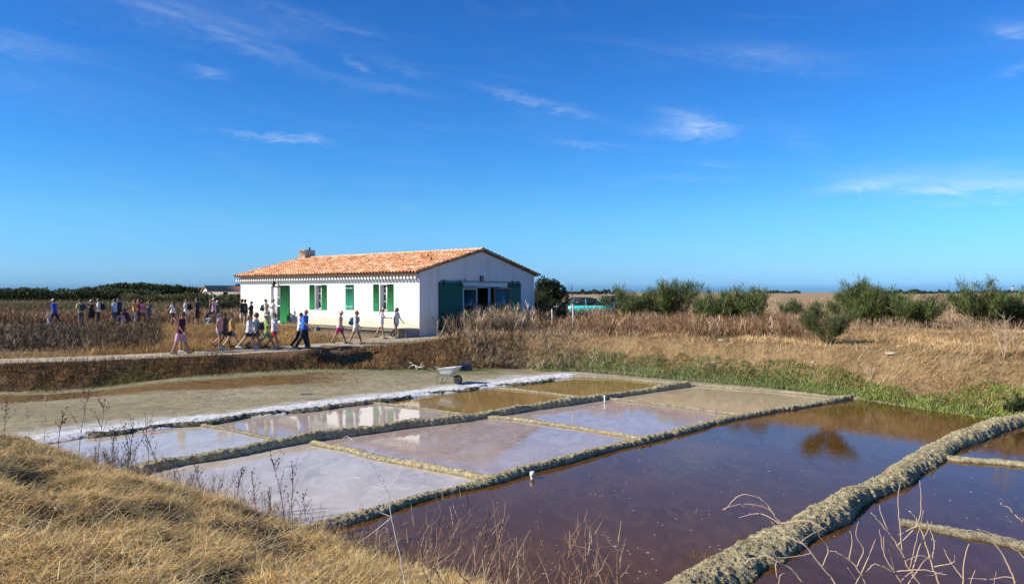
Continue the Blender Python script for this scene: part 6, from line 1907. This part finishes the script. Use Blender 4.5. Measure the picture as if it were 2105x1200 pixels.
    if bag:
        s = -1 if bag == 'r' else 1
        c0 = ps + np.array([-.03, s * .125, -.03])
        V, F = bevbox(c0[0] - .075, c0[0] + .075, c0[1] - .03, c0[1] + .03, c0[2] - .08, c0[2] + .06, .025)
        fin(Acc().add(V, F)).obj('bag', paint(bagc, .8, .12, 22), root)
        fin(Acc().add(*tube(catmull3([c0 + (-.05, 0, .05), ps + u * .18 + (-.075, s * .07, 0), ps + u * .325 + (0, -s * .03, 0), ps + u * .2 + (.085, s * .03, 0), c0 + (.05, 0, .05)], 4), .008, 5))).obj('bag_strap', paint(strap or bagc, .8, .12, 22), root)
    return root

BLK = (.016, .016, .018); NAVY = (.022, .03, .075); DEN = (.16, .25, .38); WHT = (.62, .61, .60); GREY = (.42, .43, .46); BEI = (.55, .47, .36)
LOWG = 'walkers on the lower path'; BACKG = 'visitors on the back path'
person(371, 727, 1.80, -6, 'wide', 'man in maroon shirt, pink shorts and dark green cap, leftmost walker on the lower path', 't', 'b', 'short', (.075, .006, .02), .5, 'shorts', (.50, .28, .36), 'cap', (.02, .06, .03), blen=.92, group=LOWG)
person(372, 723.5, 1.50, 8, 's', 'person half hidden behind the man in maroon, carrying a white bag', 't', 'b', 'short', (.30, .10, .15), .5, 'shorts', (.08, .06, .07), None, bag='l', bagc=(.70, .66, .60), shoe=(.5, .5, .52), group=LOWG)
person(452, 718.5, 1.63, -14, 'w3', 'woman in pink strappy top and blue denim shorts on the lower path', 't', 'b', 'long', (.56, .30, .33), 0, 'shorts', DEN, girl=True, blen=.42, group=LOWG)
person(462, 717.5, 1.60, 0, 'w1', 'dark haired person hidden behind the woman in denim shorts', 'd', 'b', 'short', (.05, .045, .05), .5, 'shorts', (.05, .04, .04), group=LOWG)
person(477, 720, 1.58, 4, 'wide', 'woman in mustard top with black waist bag and hair in a knot', 'f', 'b', 'bun', (.48, .27, .055), .35, 'shorts', (.10, .15, .25), girl=True, bag='r', bagc=BLK, blen=.4, shoe=(.6, .6, .6), group=LOWG)
person(512, 721, 1.60, 0, 'wide', 'long haired woman in white and black tee with black shorts', 'f', 'n', 'long', (.55, .55, .57), .4, 'shorts', BLK, girl=True, blen=.45, shoe=(.6, .58, .55), group=LOWG)
person(525, 717, 1.63, -4, 'w1', 'curly haired person in light grey sleeveless top with a jumper round the waist', 't', 'n', 'curly', (.52, .53, .55), 0, 'skirt', (.06, .07, .10), girl=True, blen=.45, group=LOWG)
person(548, 717, 1.58, 18, 'w2', 'hiker in lime shirt and pale green shorts with a navy backpack and white cap', 't', 'b', 'short', (.34, .46, .12), .45, 'shorts', (.20, .36, .18), 'cap', (.7, .7, .7), pack=True, packc=(.035, .05, .09), blen=.85, shoe=(.45, .45, .5), group=LOWG)
person(564, 717.5, 1.62, -8, 'reach', 'person in white tee and red shorts stretching an arm forward', 't', 'b', 'short', WHT, .4, 'shorts', (.52, .015, .03), strap=BLK, blen=.5, group=LOWG)
person(617, 715, 1.60, 0, 'w2', 'person in white shirt half hidden behind the man in the blue shirt', 'd', 'b', 'short', WHT, .5, 'trousers', BLK, group=LOWG)
person(626, 717.5, 1.76, -8, 'wide', 'balding man in bright blue polo shirt and dark jeans', 't', 'n', 'bald', (.018, .16, .58), .45, 'trousers', (.02, .022, .03), shoe=BLK, group=LOWG)
person(698, 706.5, 1.60, 0, 'wide', 'woman in white sun hat, pink top and magenta shorts', 't', 'n', 'short', (.72, .50, .42), 0, 'shorts', (.42, .02, .13), 'sun', (.62, .60, .52), girl=True, blen=.72, group=LOWG)
person(732, 708, 1.60, -6, 'wide', 'walker in red cap with a teal backpack and beige shorts', 't', 'b', 'short', (.62, .62, .60), .4, 'shorts', BEI, 'cap', (.42, .05, .03), pack=True, packc=(.012, .14, .18), blen=.5, group=LOWG)
person(784, 696, 1.57, 0, 'fwd', 'girl in white tee and white shorts with a brown ponytail holding an arm out', 't', 'n', 'tail', WHT, .4, 'shorts', (.74, .68, .62), 'cap', (.75, .62, .52), girl=True, blen=.5, group=LOWG)
person(815, 695.5, 1.58, -20, 'w3', 'girl in white tee and denim shorts with long black hair, nearest the gable', 'd', 'b', 'long', WHT, .4, 'shorts', (.30, .37, .48), girl=True, blen=.42, group=LOWG)
# back path
person(112, 671, 1.78, 184, 'wide', 'man in royal blue shirt and white cap leading a child', 't', 'b', 'short', (.03, .06, .42), .5, 'trousers', (.03, .03, .04), 'cap', WHT, group=BACKG)
person(100, 672, .98, 180, 'w1', 'small child walking hand in hand with the man in royal blue', 'f', 'l', 'short', (.58, .44, .38), .4, 'trousers', (.30, .34, .40), group=BACKG)
person(166, 671, 1.70, 150, 's', 'person with yellow scarf over a navy jacket on the back path', 't', 'b', 'short', (.55, .42, .20), .5, 'trousers', (.10, .09, .09), pack=True, packc=NAVY, group=BACKG)
person(188, 670, 1.62, 175, 'hip', 'woman in black dress with a large white bag at her side', 't', 'n', 'short', BLK, 0, 'dress', BLK, 'cap', (.6, .55, .5), girl=True, bag='r', bagc=(.62, .60, .55), group=BACKG)
person(203, 670, 1.75, 200, 's', 'person in white tee with a dark backpack beside the woman in black', 't', 'b', 'short', (.66, .66, .66), .5, 'trousers', (.04, .04, .045), pack=True, packc=BLK, group=BACKG)
person(236, 669, 1.70, 178, 's', 'person in pale blue tee and dark grey shorts on the back path', 't', 'b', 'short', (.48, .58, .66), .5, 'shorts', (.08, .10, .13), blen=.9, group=BACKG)
person(245, 668, 1.76, 170, 's', 'dark dressed person directly behind the one in pale blue', 't', 'b', 'short', NAVY, .5, 'trousers', BLK, group=BACKG)
person(255, 669.5, 1.30, 170, 'crouch', 'crouching person in pink and grey at the feet of the group', 'f', 'l', 'short', (.60, .32, .30), .5, 'trousers', (.20, .23, .27), group=BACKG)
person(264, 669, 1.55, 170, 'crouch', 'dark haired person bending low behind the crouching one', 'd', 'b', 'short', (.05, .03, .04), .5, 'trousers', (.09, .03, .03), group=BACKG)
person(277, 668, 1.68, 182, 'up', 'woman in white trousers and orange top with both arms raised', 't', 'n', 'bun', (.60, .27, .06), 0, 'trousers', (.68, .64, .62), girl=True, group=BACKG)
person(285, 667.5, 1.66, 190, 'up', 'bare armed person in red top shading the eyes', 't', 'n', 'short', (.40, .12, .12), 0, 'shorts', (.08, .07, .08), girl=True, group=BACKG)
person(293, 667.5, 1.62, 170, 'w2', 'person in pink top and brown shorts stepping to the right of the group', 't', 'n', 'curly', (.62, .22, .28), .4, 'shorts', (.20, .11, .06), girl=True, group=BACKG)
person(307, 667, 1.58, 180, 'hip', 'person in dark top and denim shorts with a hand on the hip', 't', 'b', 'short', (.10, .11, .16), .3, 'shorts', (.12, .15, .24), girl=True, group=BACKG)
person(355, 668, 1.60, 165, 'w1', 'person in white vest and black shorts alone on the back path', 't', 'b', 'long', (.68, .64, .64), 0, 'shorts', BLK, girl=True, blen=.8, group=BACKG)
person(383, 668, 1.72, 175, 's', 'person in white shirt wearing a big black backpack', 't', 'b', 'short', (.70, .68, .66), .5, 'shorts', (.72, .70, .70), pack=True, packc=BLK, group=BACKG)
person(405, 670, 1.80, 180, 's', 'tall man in black tee and black shorts seen from behind', 't', 'b', 'short', BLK, .5, 'shorts', BLK, blen=.95, shoe=(.55, .5, .45), group=BACKG)
person(422, 668.5, 1.60, 0, 'crouch', 'person crouching in dark clothes and pale jeans', 't', 'b', 'short', (.07, .03, .04), .5, 'trousers', (.26, .33, .38), shoe=(.6, .6, .6), group=BACKG)
person(440, 667.5, 1.74, 185, 'up', 'person in white cap and lilac top lifting an arm', 't', 'b', 'short', (.38, .24, .34), .4, 'trousers', (.06, .03, .05), 'cap', WHT, group=BACKG)
person(447, 668.5, 1.62, 175, 's', 'second person in white cap, in a dark top beside the first', 't', 'b', 'short', (.05, .045, .055), .4, 'trousers', (.40, .42, .45), 'cap', WHT, group=BACKG)
person(497, 672.5, 1.74, 178, 's', 'person in black tee and beige shorts with a white shoulder strap', 't', 'b', 'short', BLK, .5, 'shorts', BEI, blen=.8, bag='r', bagc=BLK, strap=WHT, group=BACKG)
person(505, 671, 1.70, 185, 's', 'person in black hidden behind the one with the white strap', 't', 'b', 'short', (.02, .022, .03), .5, 'shorts', (.60, .55, .45), group=BACKG)
person(516, 669.5, 1.60, 182, 'fold', 'boy in black tee with folded arms by the corner of the house', 't', 'b', 'short', BLK, .5, 'trousers', (.05, .05, .06), group=BACKG)
person(548, 667, 1.72, 5, 's', 'person with a green backpack waiting at the front door', 't', 'b', 'short', (.55, .5, .4), .5, 'trousers', (.05, .07, .05), pack=True, packc=(.03, .15, .08), D=45.8, group=BACKG)
person(561, 666.5, 1.70, 200, 'fold', 'person in camouflage cap and white patterned shirt at the door frame', 't', 'n', 'short', (.62, .60, .52), .5, 'trousers', (.35, .33, .28), 'cap', (.30, .30, .18), D=45.6, group=BACKG)

# grow all the skins and clothes at once
tmp = []
for (ac, vx, nm, mt, par, ex) in _jobs:
    me = ac.mesh('tmp')
    o = bpy.data.objects.new('tmp_shape', me)
    sc.collection.objects.link(o)
    md = o.modifiers.new('r', 'REMESH'); md.mode = 'VOXEL'; md.voxel_size = vx; md.use_smooth_shade = True
    sm = o.modifiers.new('s', 'SMOOTH'); sm.factor = .5; sm.iterations = 2
    tmp.append(o)
others = [o for o in sc.objects if not o.name.startswith('tmp_shape')]
dg = bpy.context.evaluated_depsgraph_get()
for o, (ac, vx, nm, mt, par, ex) in zip(tmp, _jobs):
    me = bpy.data.meshes.new_from_object(o.evaluated_get(dg))
    nv, nl = len(me.vertices), len(me.polygons)
    V = np.empty(nv * 3, np.float32); me.vertices.foreach_get('co', V)
    L = np.empty(len(me.loops), np.int32); me.loops.foreach_get('vertex_index', L)
    T = np.empty(nl, np.int32); me.polygons.foreach_get('loop_total', T)
    S = np.concatenate([[0], np.cumsum(T)[:-1]])
    fs = [L[S[T == k][:, None] + np.arange(k)[None]] for k in np.unique(T)]
    a = Acc().add(V.reshape(-1, 3), fs)
    if ex is not None:
        for v in ex.v: pass
        off = 0
        for v, f in zip([np.concatenate(ex.v)], [ex.f]):
            a.add(v, [q for q in f])
    bpy.data.meshes.remove(me)
    a.obj(nm, mt, par, smooth=True)
for o in tmp:
    m_ = o.data; bpy.data.objects.remove(o); bpy.data.meshes.remove(m_)
